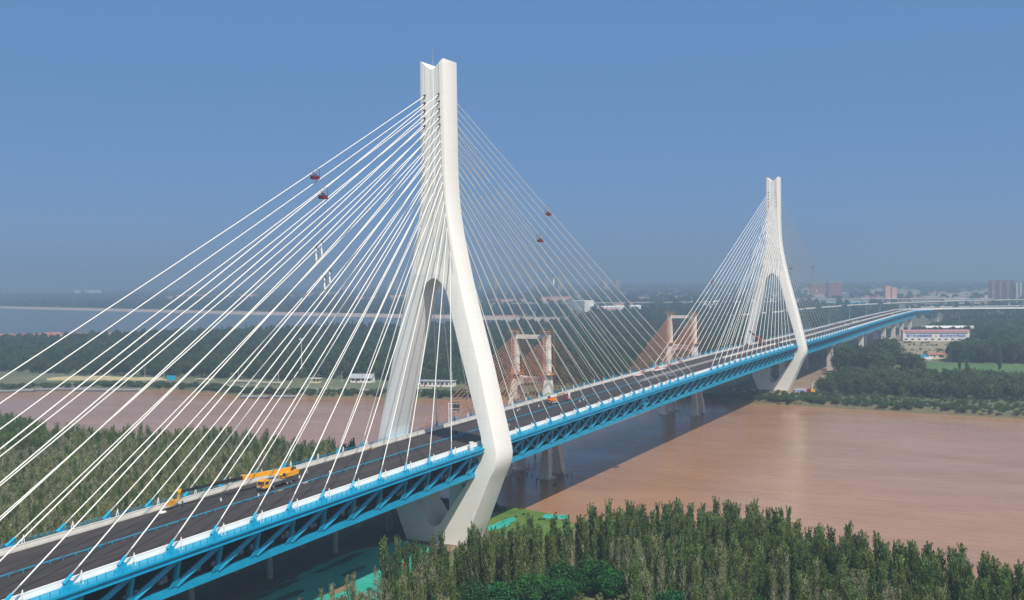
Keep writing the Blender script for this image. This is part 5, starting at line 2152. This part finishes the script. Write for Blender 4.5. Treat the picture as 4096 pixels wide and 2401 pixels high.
# ================================================================== RIVER: stakes, foot bridge, barges
rs = random.Random(4)
for k in range(30):
    cxx = 122 if k < 22 else 336
    x, y = cxx + rs.uniform(-22, 26), rs.uniform(7, 40)
    mb = MB()
    hh = rs.uniform(.7, 2.0)
    mb.tube((0, 0, -1.5), (rs.uniform(-.2, .2), rs.uniform(-.2, .2), hh), .24, 6, .18)
    mb.tube((-.4, 0, hh * .3), (.45, .1, hh * .35), .10, 5)
    o = mb.build("mooring_stake", M['dgrey'])
    o.location = (x, y, -3)
    la = "dark broken stake standing in the shaded water around the nearer old pier" if k < 22 else "dark broken stake standing in the shaded water around the farther old pier"
    tag(o, la, "stake", "stakes around the nearer old pier" if k < 22 else "stakes around the farther old pier")
fbg = thing("foot_bridge", (0, 0, 0), 0, "low dark temporary foot bridge with railings over the water behind the nearer old pier", "foot bridge")
mb = MB()
mb.box(100, 172, 44.4, 46.2, 1.3, 1.7)
mb.build("walkway", M['dgrey'], fbg)
for y in (44.45, 46.15):
    mb = MB()
    for zz in (2.3, 2.9):
        mb.bar((100, y, zz), (172, y, zz), .09, .09)
    for k in range(37):
        mb.box(100 + k * 2 - .05, 100 + k * 2 + .05, y - .05, y + .05, 1.7, 2.9)
    mb.build("railing", M['dgrey'], fbg)
for x in range(102, 172, 14):
    mb = MB()
    mb.tube((x, 45.3, -5), (x, 45.3, 1.3), .35, 8)
    mb.build("post", M['dgrey'], fbg)


def barge(x, y, rz, L, Wd, label, deckmat='grey'):
    root = thing("barge", (x, y, -3.0), rz, label, "barge", "grey barges moored along the far shore")
    mb = MB()
    mb.prism([(-L / 2, 1.0), (-L / 2 + 1.2, -.5), (L / 2 - 1.2, -.5), (L / 2, 1.0)], 'y', -Wd / 2, Wd / 2)
    mb.build("hull", M['dgrey'], root)
    mb = MB()
    mb.box(-L / 2 + .2, L / 2 - .2, -Wd / 2 + .15, Wd / 2 - .15, 1.02, 1.2)
    for k in range(int(L / 3)):
        mb.box(-L / 2 + .5 + k * 3, -L / 2 + 2.6 + k * 3, -Wd / 2 + .4, Wd / 2 - .4, 1.2, 1.3 + .12 * (k % 3))
    mb.build("deck", M[deckmat], root)
    mb = MB()
    for y_ in (-Wd / 2 + .2, Wd / 2 - .2):
        mb.bar((-L / 2 + .3, y_, 2.1), (L / 2 - .3, y_, 2.1), .08, .08)
        for k in range(int(L / 2.4)):
            mb.box(-L / 2 + .3 + k * 2.4 - .04, -L / 2 + .3 + k * 2.4 + .04, y_ - .04, y_ + .04, 1.2, 2.1)
    mb.build("railing", M['grey'], root)
    return root


barge(282, 505, -1.25, 32, 9, "grey flat barge moored at the far shore, left of two side by side")
barge(291, 478, -1.2, 30, 9, "grey flat barge moored at the far shore, right of two side by side")
barge(252, 560, -.9, 32, 9, "grey flat barge at the far shore near the left frame edge, lowest of the row")
barge(268, 546, -1.0, 30, 8, "grey flat barge at the left frame edge, middle of the row")
barge(279, 528, -1.0, 28, 8, "grey flat barge right of the row near the left frame edge")
barge(295, 346, -1.3, 22, 7, "small grey barge moored below the promenade, left of two")
barge(304, 325, -1.25, 18, 6.5, "small grey barge moored below the promenade, right of two")

# ================================================================== FAR BANK, LEFT: promenade
def house(name, loc, rz, L, Wd, H, wall, roof, label, cat, group=None, pitch=0.0, win=0, over=.5, doors=0):
    root = thing(name, loc, rz, label, cat, group)
    mb = MB()
    if pitch > 0:
        mb.prism([(-Wd / 2, -.2), (-Wd / 2, H), (0, H + pitch), (Wd / 2, H), (Wd / 2, -.2)], 'x', -L / 2, L / 2)
    else:
        mb.box(-L / 2, L / 2, -Wd / 2, Wd / 2, -.2, H)
    mb.build("wall", wall, root)
    mb = MB()
    if pitch > 0:
        s = pitch / (Wd / 2)
        for sg in (-1, 1):
            a = [(-L / 2 - over, 0, H + pitch + .04), (L / 2 + over, 0, H + pitch + .04), (L / 2 + over, sg * (Wd / 2 + over), H - over * s + .04), (-L / 2 - over, sg * (Wd / 2 + over), H - over * s + .04)]
            mb.hexa(a + [(p[0], p[1], p[2] + .18) for p in a])
    else:
        mb.box(-L / 2 - over, L / 2 + over, -Wd / 2 - over, Wd / 2 + over, H + .01, H + .35)
    mb.build("roof", roof, root)
    for k in range(win):
        x = -L / 2 + (k + .5) * L / win
        mb = MB()
        mb.box(x - L / win * .28, x + L / win * .28, -Wd / 2 - .06, -Wd / 2 + .03, H * .38, H * .78)
        mb.build("window", M['window'], root)
    for k in range(doors):
        x = -L / 2 + (k + .28) * L / doors
        mb = MB()
        mb.box(x - .5, x + .5, -Wd / 2 - .08, -Wd / 2 + .02, 0, H * .72)
        mb.build("door", M['signred'], root)
    return root


house("riverside_house", (386, 272, 0), -1.35, 24, 8, 4.4, M['wallwhite'], M['roofblue'], "low white riverside house with a bright blue roof, seen between the pylon's legs", "house", None, 1.3, 7, .8, 1)
house("riverside_house", (389, 244, 0), -1.35, 27, 8, 4.2, M['wallwhite'], M['roofgrey'], "low white flat-roofed riverside house to the right of the blue-roofed one", "house", None, 0, 8, .7, 2)
house("pavilion", (392, 318, 0), -1.3, 18, 9, 4.2, M['wallwhite'], M['roofgrey'], "grey-roofed riverside pavilion left of the near pylon's far leg", "pavilion", None, 2.6, 4, 1.0, 1)
house("pavilion", (374, 352, 0), -1.3, 8.5, 5, 3.6, M['ywall'], M['path'], "small pale yellow pavilion with dark openings on the riverside lawn", "pavilion", None, 0, 3, .9)
yw = MB()
prof = [(0, 0), (0, 1.6), (6, 2.6), (26, 3.6), (34, 3.0), (40, 3.9), (58, 3.2), (72, 2.6), (104, 1.6), (110, 0)]
yw.prism(prof, 'y', -.5, .5)
o = yw.build("retaining_wall", M['ywall'])
o.location = (306, 590, 0)
o.rotation_euler = (0, 0, math.atan2(-100, 38))
tag(o, "long low pale yellow wall on the far bank at the left, with rising and falling top", "wall")
for k, (x, y, w) in enumerate([(342, 505, 22), (352, 452, 16), (352, 408, 24), (352, 380, 20), (360, 245, 24), (336, 560, 20)]):
    root = thing("shade_frame", (x, y, 0), -1.35, ["white low shade frame on the far lawn below the yellow wall's right end", "white shade frame on the far promenade, next right from the yellow wall", "long white shade frame on the promenade at the picture's left third", "long white shade frame on the promenade, right neighbour of the longest",
                 "white shade frame in front of the white riverside houses", "white shade frame at the left frame edge above the barges"][k], "shade frame", "white shade frames on the far promenade")
    mb = MB()
    mb.box(-w / 2, w / 2, -2.0, 2.0, 1.6, 1.85)
    mb.build("canopy", M['path'], root)
    for sx in (-1, 1):
        for sy in (-1, 1):
            mb = MB()
            mb.box(sx * (w / 2 - .4) - .15, sx * (w / 2 - .4) + .15, sy * 1.7 - .15, sy * 1.7 + .15, -.1, 1.6)
            mb.build("post", M['white'], root)
bs = thing("bank_sign", (338, 476, 0), -1.3, "light blue notice board standing on the far bank right of the yellow wall", "sign")
mb = MB()
mb.box(-4, 4, -.15, .15, 1.2, 5.2)
mb.build("panel", M['bluelt'], bs)
for x in (-3, 3):
    mb = MB()
    mb.box(x - .15, x + .15, -.1, .1, -.1, 1.2)
    mb.build("post", M['grey'], bs)


def lamp(x, y, h, label, group="street lamps on the far bank", arm=1.6, z=0.0, rz=0.0):
    root = thing("street_lamp", (x, y, z), rz, label, "street lamp", group)
    mb = MB()
    mb.tube((0, 0, -.1), (0, 0, h), .14, 6, .09)
    mb.path([(0, 0, h - .1), (arm * .5, 0, h + .35), (arm, 0, h + .4)], .07, 5)
    mb.build("post", M['white'], root)
    mb = MB()
    mb.box(arm - .2, arm + .7, -.16, .16, h + .34, h + .5)
    mb.build("lamp_head", M['grey'], root)
    return root


for k, (x, y) in enumerate([(345, 492), (362, 424), (366, 384), (380, 330), (404, 240), (350, 520), (382, 300)]):
    lamp(x, y, 9, "slender white street lamp on the far bank promenade")
for k, x in enumerate((760, 880, 1000, 1120, 1240)):
    lamp(x, 14.9, 10, "white street lamp along the far parapet beyond the far pylon", "street lamps on the deck beyond the far pylon", 2.0, deck_z(x) + 1.0, -1.57)
hm_ = thing("high_mast_light", (443, 423, 0), 0, "very tall mast light with a ring of white lamps rising above the far wood", "mast light")
mb = MB()
mb.tube((0, 0, -.2), (0, 0, 31.0), .38, 8, .16)
mb.build("post", M['white'], hm_)
mb = MB()
mb.tube((0, 0, 29.4), (0, 0, 29.7), 1.3, 10)
mb.build("ring", M['grey'], hm_)
for k in range(7):
    a = k * 6.283 / 7
    mb = MB()
    mb.tube((1.5 * math.cos(a), 1.5 * math.sin(a), 29.2), (1.9 * math.cos(a), 1.9 * math.sin(a), 31.2), .28, 6)
    mb.build("lamp_head", M['white'], hm_)

# village roofs far left
rv = random.Random(6)
k = 0
for x, y, L in [(708, 1208, 26), (722, 1186, 20), (716, 1162, 24), (735, 1150, 18), (720, 1128, 26), (748, 1126, 20), (760, 1112, 24), (774, 1098, 26), (790, 1088, 22), (740, 1196, 20), (762, 1170, 24), (775, 1140, 22), (700, 1150, 18), (745, 1098, 22), (803, 1074, 24)]:
    house("village_house", (x, y, 0), rv.uniform(-.9, -.6), L, 9, rv.uniform(4, 6.5), M['wallwhite'], M['rooftile'], "small white village house with a reddish roof in the cluster at the far left", "house", "village houses at the far left", 2.0)
    k += 1
rv2 = random.Random(16)
for x, y in [(783, 743), (800, 690), (815, 720), (968, 590), (985, 575), (1000, 560), (660, 890), (690, 870), (850, 655), (1100, 560)]:
    house("field_shed", (x, y, 0), rv2.uniform(-1, .2), rv2.uniform(14, 26), 7, rv2.uniform(3, 4.5), M['wallcream'], M['path'], "pale low shed in a clearing of the wide wood", "shed", "pale sheds in the wide wood", 0)

# white industrial block and hall
fc_ = thing("factory_block", (1888, 782, 0), math.atan2(753 - 811, 1868 - 1903), "tall white windowless factory block with grey corner strips beyond the wood", "factory")
mb = MB()
mb.box(-34, 34, -14, 14, -.5, 26.5)
mb.build("wall", M['wallwhite'], fc_)
for x in (-34.1, -9, 9, 34.1):
    mb = MB()
    mb.box(x - .8, x + .8, 13.6, 14.2, 0, 26.0)
    mb.build("corner_strip", M['roofgrey'], fc_)
    mb = MB()
    mb.box(x - .8, x + .8, -14.2, -13.6, 0, 26.0)
    mb.build("corner_strip", M['roofgrey'], fc_)
hh = thing("factory_hall", (1932, 716, 0), math.atan2(677 - 753, 1989 - 1868), "long low white factory hall with ribbed walls right of the tall white block", "factory")
mb = MB()
mb.box(-68, 68, -18, 18, -.5, 9.5)
mb.build("wall", M['hall'], hh)
mb = MB()
mb.prism([(-18.6, 9.52), (-12, 12), (0, 12.8), (12, 12), (18.6, 9.52)], 'x', -68.6, 68.6)
mb.build("roof", M['wallwhite'], hh)
house("workshop", (1836, 700, 0), -.6, 70, 18, 7, M['hall'], M['roofred'], "low white workshop with a reddish roof before the white factory hall", "workshop", None, 2.5, 6)
house("workshop", (1490, 775, 0), -.9, 60, 16, 5, M['wallcream'], M['rooftile'], "low workshop with red tiled roof before the tall white block", "workshop", None, 2.5)


def viaduct(name, pl, z, w, pier_step, label, thick=2.0, mtl='pierw', cat="viaduct"):
    root = thing(name, (0, 0, 0), 0, label, cat)
    st = []
    for i, (x, y) in enumerate(pl):
        x0, y0 = pl[max(0, i - 1)]
        x1, y1 = pl[min(len(pl) - 1, i + 1)]
        d = Vector((x1 - x0, y1 - y0)).normalized()
        zz = z if not isinstance(z, (list, tuple)) else z[i]
        st.append((x, y, -d.y, d.x, zz))
    mb = MB()
    mb.sweep([(-w / 2, 0), (-w / 2, 1.0), (-w / 2 + .3, 1.0), (-w / 2 + .3, .2), (w / 2 - .3, .2), (w / 2 - .3, 1.0), (w / 2, 1.0), (w / 2, 0), (w / 4, -thick), (-w / 4, -thick)], st)
    mb.build("deck", M[mtl], root)
    acc = 0
    for (a, c), (sa, sc_) in zip(zip(pl, pl[1:]), zip(st, st[1:])):
        L = math.hypot(c[0] - a[0], c[1] - a[1])
        n = int(L / pier_step)
        for k in range(n):
            t = (k + .5) / n
            mb = MB()
            x, y = a[0] + (c[0] - a[0]) * t, a[1] + (c[1] - a[1]) * t
            mb.tube((x, y, -1), (x, y, sa[4] + (sc_[4] - sa[4]) * t - thick), 1.5, 8)
            mb.build("pier", M[mtl], root)
    return root


viaduct("railway_viaduct", [(2060, 1180), (2147, 826), (2190, 681), (2235, 500), (2300, 330)], 13, 12, 34, "long level viaduct crossing the plain behind the white factory")
viaduct("road_viaduct", [(1420, 300), (1560, 250), (1720, 215), (1880, 165), (2040, 90), (2180, -10), (2300, -150)], [12, 14, 16, 17, 17, 17, 17], 14, 34, "curved elevated road passing behind the far pylon's right stays")
viaduct("road_viaduct", [(2380, 420), (2440, 260), (2480, 120), (2500, -40), (2520, -60)], 14, 18, 40, "distant elevated road before the pinkish tower block")
viaduct("road_viaduct", [(1900, 40), (1960, -60), (2020, -170), (2080, -280)], 12, 14, 34, "elevated road on pale columns behind the right end of the new bridge")

# city blocks on the right
def block(x, y, rz, L, Wd, H, mtl, label, cat="flats", group=None, crown=True, roofm='roofgrey'):
    root = thing("tower_block" if H > 30 else "city_building", (x, y, 0), rz, label, cat, group)
    mb = MB()
    mb.box(-L / 2, L / 2, -Wd / 2, Wd / 2, -.5, H)
    mb.build("wall", mtl, root)
    mb = MB()
    mb.box(-L / 2 - .4, L / 2 + .4, -Wd / 2 - .4, Wd / 2 + .4, H + .02, H + .9)
    if crown:
        for k in (-1, 1):
            mb.box(k * L * .25 - L * .08, k * L * .25 + L * .08, -Wd * .3, Wd * .3, H + .92, H + 4.5)
    mb.build("roof", M[roofm], root)
    return root


block(2930, 440, -1.25, 46, 18, 50, M['aptL'], "wide red-brown block of flats far behind the right stays, left of two", "flats", None)
block(2950, 392, -1.25, 44, 18, 52, M['aptL'], "wide red-brown block of flats far behind the right stays, right of two", "flats", None)
tb = thing("tower_block", (2482, 172, 0), -1.2, "slim pinkish tower block with a dark vertical strip of windows, on the right skyline", "tower block")
mb = MB()
mb.box(-14, -1.6, -8, 8, -.5, 47)
mb.box(-1.6, 1.6, -7.2, 8, -.5, 45)
mb.box(1.6, 14, -8, 8, -.5, 43.5)
mb.build("wall", M['wallpink'], tb)
mb = MB()
for k in range(13):
    mb.box(-1.3, 1.3, -7.45, -7.1, 4 + k * 3.0, 5.9 + k * 3.0)
mb.build("window_strip", M['window'], tb)
for k, (yy, w) in enumerate([(-56, 14), (-73, 16), (-90, 16), (-107, 15), (-139, 18)]):
    r_ = thing("tower_block", (2650 + 3 * k, yy, 0), -1.55, ["dark brown block of flats, leftmost of the cluster at the right frame edge", "dark brown block of flats, second from left in the right-hand cluster", "dark brown block of flats in the middle of the right-hand cluster", "dark brown block of flats beside the pale stair tower at the right", "dark brown block of flats cut by the right frame edge"][k], "flats", "dark flats at the right frame edge")
    mb = MB()
    mb.box(-w / 2, w / 2, -9, 9, -.5, 54 + 1.5 * (k % 2))
    mb.build("wall", M['aptR'], r_)
    mb = MB()
    for zz in range(2, 54, 3):
        mb.box(w / 2 - 4.6, w / 2 - .4, -10.2, -9.0, zz, zz + .9)
    mb.build("balcony_set", M['wallwhite'], r_)
    mb = MB()
    mb.box(-w / 2 + 1, w / 2 - 1, -6, 6, 55.6, 58.5)
    mb.build("roof", M['aptR'], r_)
for k, yy in enumerate((-117, -126)):
    r_ = thing("stair_tower", (2648, yy, 0), 0, ["pale stair tower beside the dark flats, left of two", "pale stair tower beside the dark flats, right of two"][k], "stair tower")
    mb = MB()
    mb.box(-4, 4, -2.0, 2.0, -.5, 51)
    mb.build("wall", M['wallwhite'], r_)
    mb = MB()
    for zz in range(4, 50, 6):
        mb.box(-4.15, -3.9, -.7, .7, zz, zz + 2.2)
    mb.build("window_strip", M['window'], r_)
for x, y, rz, L, Wd, H, mm, la in [(2560, 228, -1.2, 60, 16, 17, 'flats', "cream mid-rise building just left of the pinkish tower block"),
                                   (2520, 262, -1.2, 70, 18, 8, 'office', "low white building left of the cream mid-rise"),
                                   (3114, 20, -1.5, 62, 16, 20, 'office', "white slab building behind the elevated road, right of the pinkish tower"),
                                   (3560, 320, -1.3, 110, 18, 21, 'flats', "long cream slab far behind the pinkish tower block"),
                                   (3500, 240, -1.3, 70, 18, 18, 'flats', "cream slab right of the longest one behind the pinkish tower"),
                                   (2620, 118, -1.3, 40, 14, 15, 'flats', "cream building peeping out right of the pinkish tower block"),
                                   (2396, 288, -1.25, 60, 20, 12, 'office', "long white three-storey building in front of the red-brown flats"),
                                   (2300, 310, -1.2, 40, 16, 9, 'office', "white low building seen through the right stays of the far pylon"),
                                   (3300, -30, -1.4, 60, 18, 22, 'flats', "pale slab far behind the elevated road, near the right dark flats"),
                                   (3250, 120, -1.4, 50, 18, 16, 'flats', "pale slab far behind, midway between the pinkish tower and the dark flats"),
                                   (3700, 620, -1.3, 60, 20, 24, 'flats', "pale distant block left of the red-brown flats"),
                                   (2380, 206, -1.25, 66, 24, 7, 'hall', "low white shed at the foot of the pinkish tower block")]:
    block(x, y, rz, L, Wd, H, M[mm], la, "building", None, H > 12, 'roofred' if mm == 'flats' and L < 65 else 'roofgrey')
rw = random.Random(41)
for k in range(34):
    x = rw.uniform(2250, 3250)
    y = CAM.y + (x - CAM.x) * math.tan(rw.uniform(.045, .24))
    if abs(x - 2482) < 60 and abs(y - 172) < 60:
        continue
    block(x, y, rw.uniform(-1.5, -1.0), rw.uniform(28, 80), 18, rw.uniform(8, 19), M[rw.choice(['flats', 'office', 'office', 'wallcream'])], "low pale building among trees on the right-hand city edge", "building", "low buildings on the city edge", False, rw.choice(['roofred', 'roofgrey', 'roofgrey']))
house("blue_roofed_shed", (2300, 262, 0), -.9, 110, 30, 7, M['wallwhite'], M['bluelt'], "long shed with a light blue roof before the low white buildings", "shed", None, 3)
# hazy high-rises on the horizon behind the near pylon
rk = random.Random(3)
for k in range(20):
    yy = 3550 - k * 92 + rk.uniform(-25, 25)
    block(4700 + rk.uniform(-200, 300), yy, -.6, rk.uniform(20, 30), 18, rk.uniform(58, 84), M['tower_far'], "hazy pinkish high-rise on the horizon behind the near pylon", "tower block", "hazy high-rises on the horizon", False)
for k in range(90):
    a = rk.uniform(-.62, .62)
    d = rk.uniform(2350, 4600)
    x, y = CAM.x + d * math.cos(YAW + a * .62), CAM.y + d * math.sin(YAW + a * .62)
    if x < 2150 or (y > 380) == (k % 3 == 0) or abs(x - 2650) < 90 and y < 0:
        continue
    block(x, y, rk.uniform(-1.4, -.4), rk.uniform(40, 120), 22, rk.uniform(6, 13), M[rk.choice(['flats', 'office', 'hall', 'wallpink'])], "low pale building far out on the hazy plain", "building", "low buildings on the hazy plain", False, rk.choice(['roofred', 'roofgrey']))

for k, (x, y, L) in enumerate([(2765, 3109, 90), (2830, 3060, 60), (2891, 3029, 120), (2930, 2950, 80), (2955, 2884, 140), (2990, 2800, 70), (3018, 2739, 110), (3081, 2594, 90), (3290, 2630, 120), (2800, 3220, 60), (2575, 1894, 90), (2727, 1827, 120), (2420, 1330, 110), (2316, 1201, 100), (2380, 1080, 90)]):
    block(x, y, -.85, L, 26, 13 + 5 * (k % 3), M['wallpink' if k % 3 else 'flats'], "low pinkish building in the hazy row beyond the reservoir's far bank", "building", "pinkish buildings beyond the reservoir", False, 'roofred')
for k, (x, y) in enumerate([(3882, 4813), (3840, 4900)]):
    block(x, y, -.85, 90 if k == 0 else 40, 40, 34, M['hall'], ["pale block on the far left horizon, larger of two", "pale block on the far left horizon, smaller of two"][k], "building", None, False)
# site building with slogan, cabins and boats on the far right bank
wb_ = thing("site_building", (1046, -58, 0), math.atan2(-72, 21), "long white site building with a pinkish-red roof and blue slogan, right of the far piers", "site building")
mb = MB()
mb.box(-38, 38, -8, 8, -.3, 11.6)
mb.build("wall", M['wallwhite'], wb_)
mb = MB()
mb.prism([(-8.6, 11.62), (-8.6, 11.9), (0, 13.6), (8.6, 11.9), (8.6, 11.62)], 'x', -38.6, 38.6)
mb.build("roof", M['roofred'], wb_)
mb = MB()
mb.box(-35.5, 35.5, -8.15, -7.9, 9.0, 10.2)
mb.build("window_band", M['dgrey'], wb_)
for k in range(10):
    x = -34.5 + k * 7.6
    mb = MB()
    mb.box(x - 1.5, x + 1.5, -8.14, -7.9, 1.5, 3.1)
    mb.build("window", M['window'], wb_)
face = Matrix.Translation((0, -8.12, 0)) @ Matrix.Rotation(math.radians(90), 4, 'X')
text_mesh(None, "落实安全规章制度", 3.7, M['sign'], "lettering", wb_, Matrix.Translation((-19.4, 0, 6.2)) @ face, .04, bold=.09)
text_mesh(None, "强化安全防范措施", 3.7, M['sign'], "lettering", wb_, Matrix.Translation((18.6, 0, 6.2)) @ face, .04, bold=.09)
mb = MB()
mb.prism([(-1.6, 6.3), (0, 4.9), (1.6, 6.3), (.9, 6.9), (0, 6.2), (-.9, 6.9)], 'y', -8.16, -8.0)
mb.prism([(-1.0, 7.3), (0, 6.6), (1.0, 7.3), (0, 7.9)], 'y', -8.16, -8.0)
mb.build("emblem", M['wallpink'], wb_)
house("site_shed", (1120, -66, 0), math.atan2(-72, 21), 62, 9, 12.2, M['wallwhite'], M['wallwhite'], "second white shed whose pale roof shows behind the slogan building", "shed", None, 2.4)
cb_ = house("site_cabin", (442.5, -22.6, 0), math.atan2(-6, 1), 8.0, 3.2, 3.3, M['wallwhite'], M['roofgrey'], "white site cabin with faded blue lettering on the shore beside the far pylon's foot", "cabin", None, 0, 0, .1)
text_mesh(None, "安全第一", 1.25, M['sign'], "lettering", cb_, Matrix.Translation((-1.9, -1.64, 1.9)) @ Matrix.Rotation(math.radians(90), 4, 'X'), .02, bold=.03)
text_mesh(None, "预防为主", 1.25, M['sign'], "lettering", cb_, Matrix.Translation((2.0, -1.64, 1.9)) @ Matrix.Rotation(math.radians(90), 4, 'X'), .02, bold=.03)
dr = thing("drilling_rig", (449, -29.5, 0), .4, "white and yellow drilling rig with a bent mast beside the white site cabin", "machine")
mb = MB()
mb.box(-2.2, 2.2, -1.4, 1.4, .6, 2.4)
mb.build("body", M['yellow'], dr)
mb = MB()
mb.bar((1.2, 0, 2.4), (.2, 0, 8.0), .5, .5)
mb.bar((.2, 0, 7.8), (-3.0, 0, 8.6), .4, .4)
mb.build("mast", M['carwhite'], dr)
for y in (-1.2, 1.2):
    mb = MB()
    mb.prism([(-2.4, .35), (-2.1, 0), (2.1, 0), (2.4, .35), (2.1, .7), (-2.1, .7)], 'y', y - .3, y + .3)
    mb.build("track", M['tyre'], dr)
mb = MB()
mb.box(-2.6, 2.6, -1.3, 1.3, 0, 2.2)
mb.box(-1.6, .4, -1.1, 1.1, 2.22, 3.0)
o = mb.build("pump_skid", M['red'])
o.location = (452, -24.5, .1)
o.rotation_euler = (0, 0, -1.3)
tag(o, "red pump skid showing above the white site cabin", "machine")
bt = thing("boat", (760, -74, .1), -1.1, "white and light blue boat laid up on land by the crop field's edge", "boat")
mb = MB()
mb.prism([(-7, 2.4), (-6.2, .5), (5.4, .3), (8.2, 2.9), (6, 2.5)], 'y', -2.2, 2.2)
mb.build("hull", M['carwhite'], bt)
mb = MB()
mb.prism([(-5, 2.5), (-5, 4.4), (1.5, 4.5), (3.4, 2.6)], 'y', -1.7, 1.7)
mb.build("cabin", M['bluelt'], bt)
house("brick_hut", (775, -82, 0), -1.1, 16, 8, 4.2, M['wallcream'], M['rooftile'], "hut with a red roof behind the laid-up boat", "hut", None, 1.6, 2)
house("brick_hut", (1075, 2, 0), -1.4, 22, 10, 5, M['wallwhite'], M['roofgrey'], "pale shed under the trees left of the slogan building", "shed", None, 1.5, 2)

# ---- turquoise dust nets spread on the ground, torn in places
def net(pts, z, mtl, label, wob=1.2):
    mb = MB()
    pl = densify(pts + [pts[0]], 3, wob, random.Random(int(pts[0][0] * 3)))[:-1]
    mb.poly([(x, y, z) for x, y in pl])
    o = mb.build("dust_net", mtl)
    return tag(o, label, "dust net")


net([(-140, 12), (-70, 15), (-31, 17), (-14, 12), (-9, 10), (-12, -2), (-40, -16), (-70, -26), (-140, -30)], .12, M['net'], "large turquoise dust net spread on the ground beside the bridge's shadow, bottom centre")
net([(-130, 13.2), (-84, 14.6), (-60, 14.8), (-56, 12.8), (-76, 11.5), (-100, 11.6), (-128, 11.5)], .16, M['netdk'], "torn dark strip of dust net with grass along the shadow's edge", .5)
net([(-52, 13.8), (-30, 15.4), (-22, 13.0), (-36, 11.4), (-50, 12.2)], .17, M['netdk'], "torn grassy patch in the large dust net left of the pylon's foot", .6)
for k, (x, y, rx, ry, mm) in enumerate([(-96, 4, 7, 2.2, 'netdk'), (-84, -2, 5, 1.6, 'dirt'), (-70, 6, 6, 1.8, 'netdk'), (-60, -3, 5, 2.0, 'dirt'), (-44, 4, 6, 1.6, 'netdk'), (-34, -4, 4.5, 1.7, 'dirt'), (-22, 2, 5, 1.5, 'netdk'), (-13, -9, 5, 2.2, 'dirt')]):
    net([(x + rx * math.cos(a * .7), y + ry * math.sin(a * .7)) for a in range(9)], .15 + .004 * k, M[mm],
        ("bare brown earth showing through a tear in the large net" if mm == 'dirt' else "dark grassy tear in the large turquoise net") + [", far left", ", second pair from left", ", left of the middle", ", in the middle", ", right of the middle", ", second pair from right", ", behind the poplars near the pylon", ", at the pylon's foot"][k], .6)
net([(13, -9), (20, -12), (30, -11), (34, -7.5), (26, -6), (18, -6)], .16, M['net'], "turquoise dust net on the grassy tip of the near bank, right of the pylon", 1.2)
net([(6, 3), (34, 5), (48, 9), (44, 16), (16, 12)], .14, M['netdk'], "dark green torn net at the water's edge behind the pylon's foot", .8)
net([(39, -27), (44, -24), (42, -16), (36, -18)], .17, M['net'], "small turquoise net scrap on the shore right of the grassy tip", .4)
# ================================================================== HAZE
hz = MB()
hz.box(-9800, 9800, -9500, 9500, -6.2, 172)
ho = hz.build("haze", [])
hm = bpy.data.materials.new("pale_blue_haze")
hm.use_nodes = True
hn = hm.node_tree.nodes
hn.remove(hn["Principled BSDF"])
pv = hn.new("ShaderNodeVolumePrincipled")
pv.inputs["Color"].default_value = HAZE_COLOR + (1,)
pv.inputs["Density"].default_value = HAZE_DENSITY
pv.inputs["Anisotropy"].default_value = 0.25
hm.node_tree.links.new(pv.outputs[0], hn["Material Output"].inputs["Volume"])
ho.data.materials.append(hm)
tag(ho, kind="stuff")
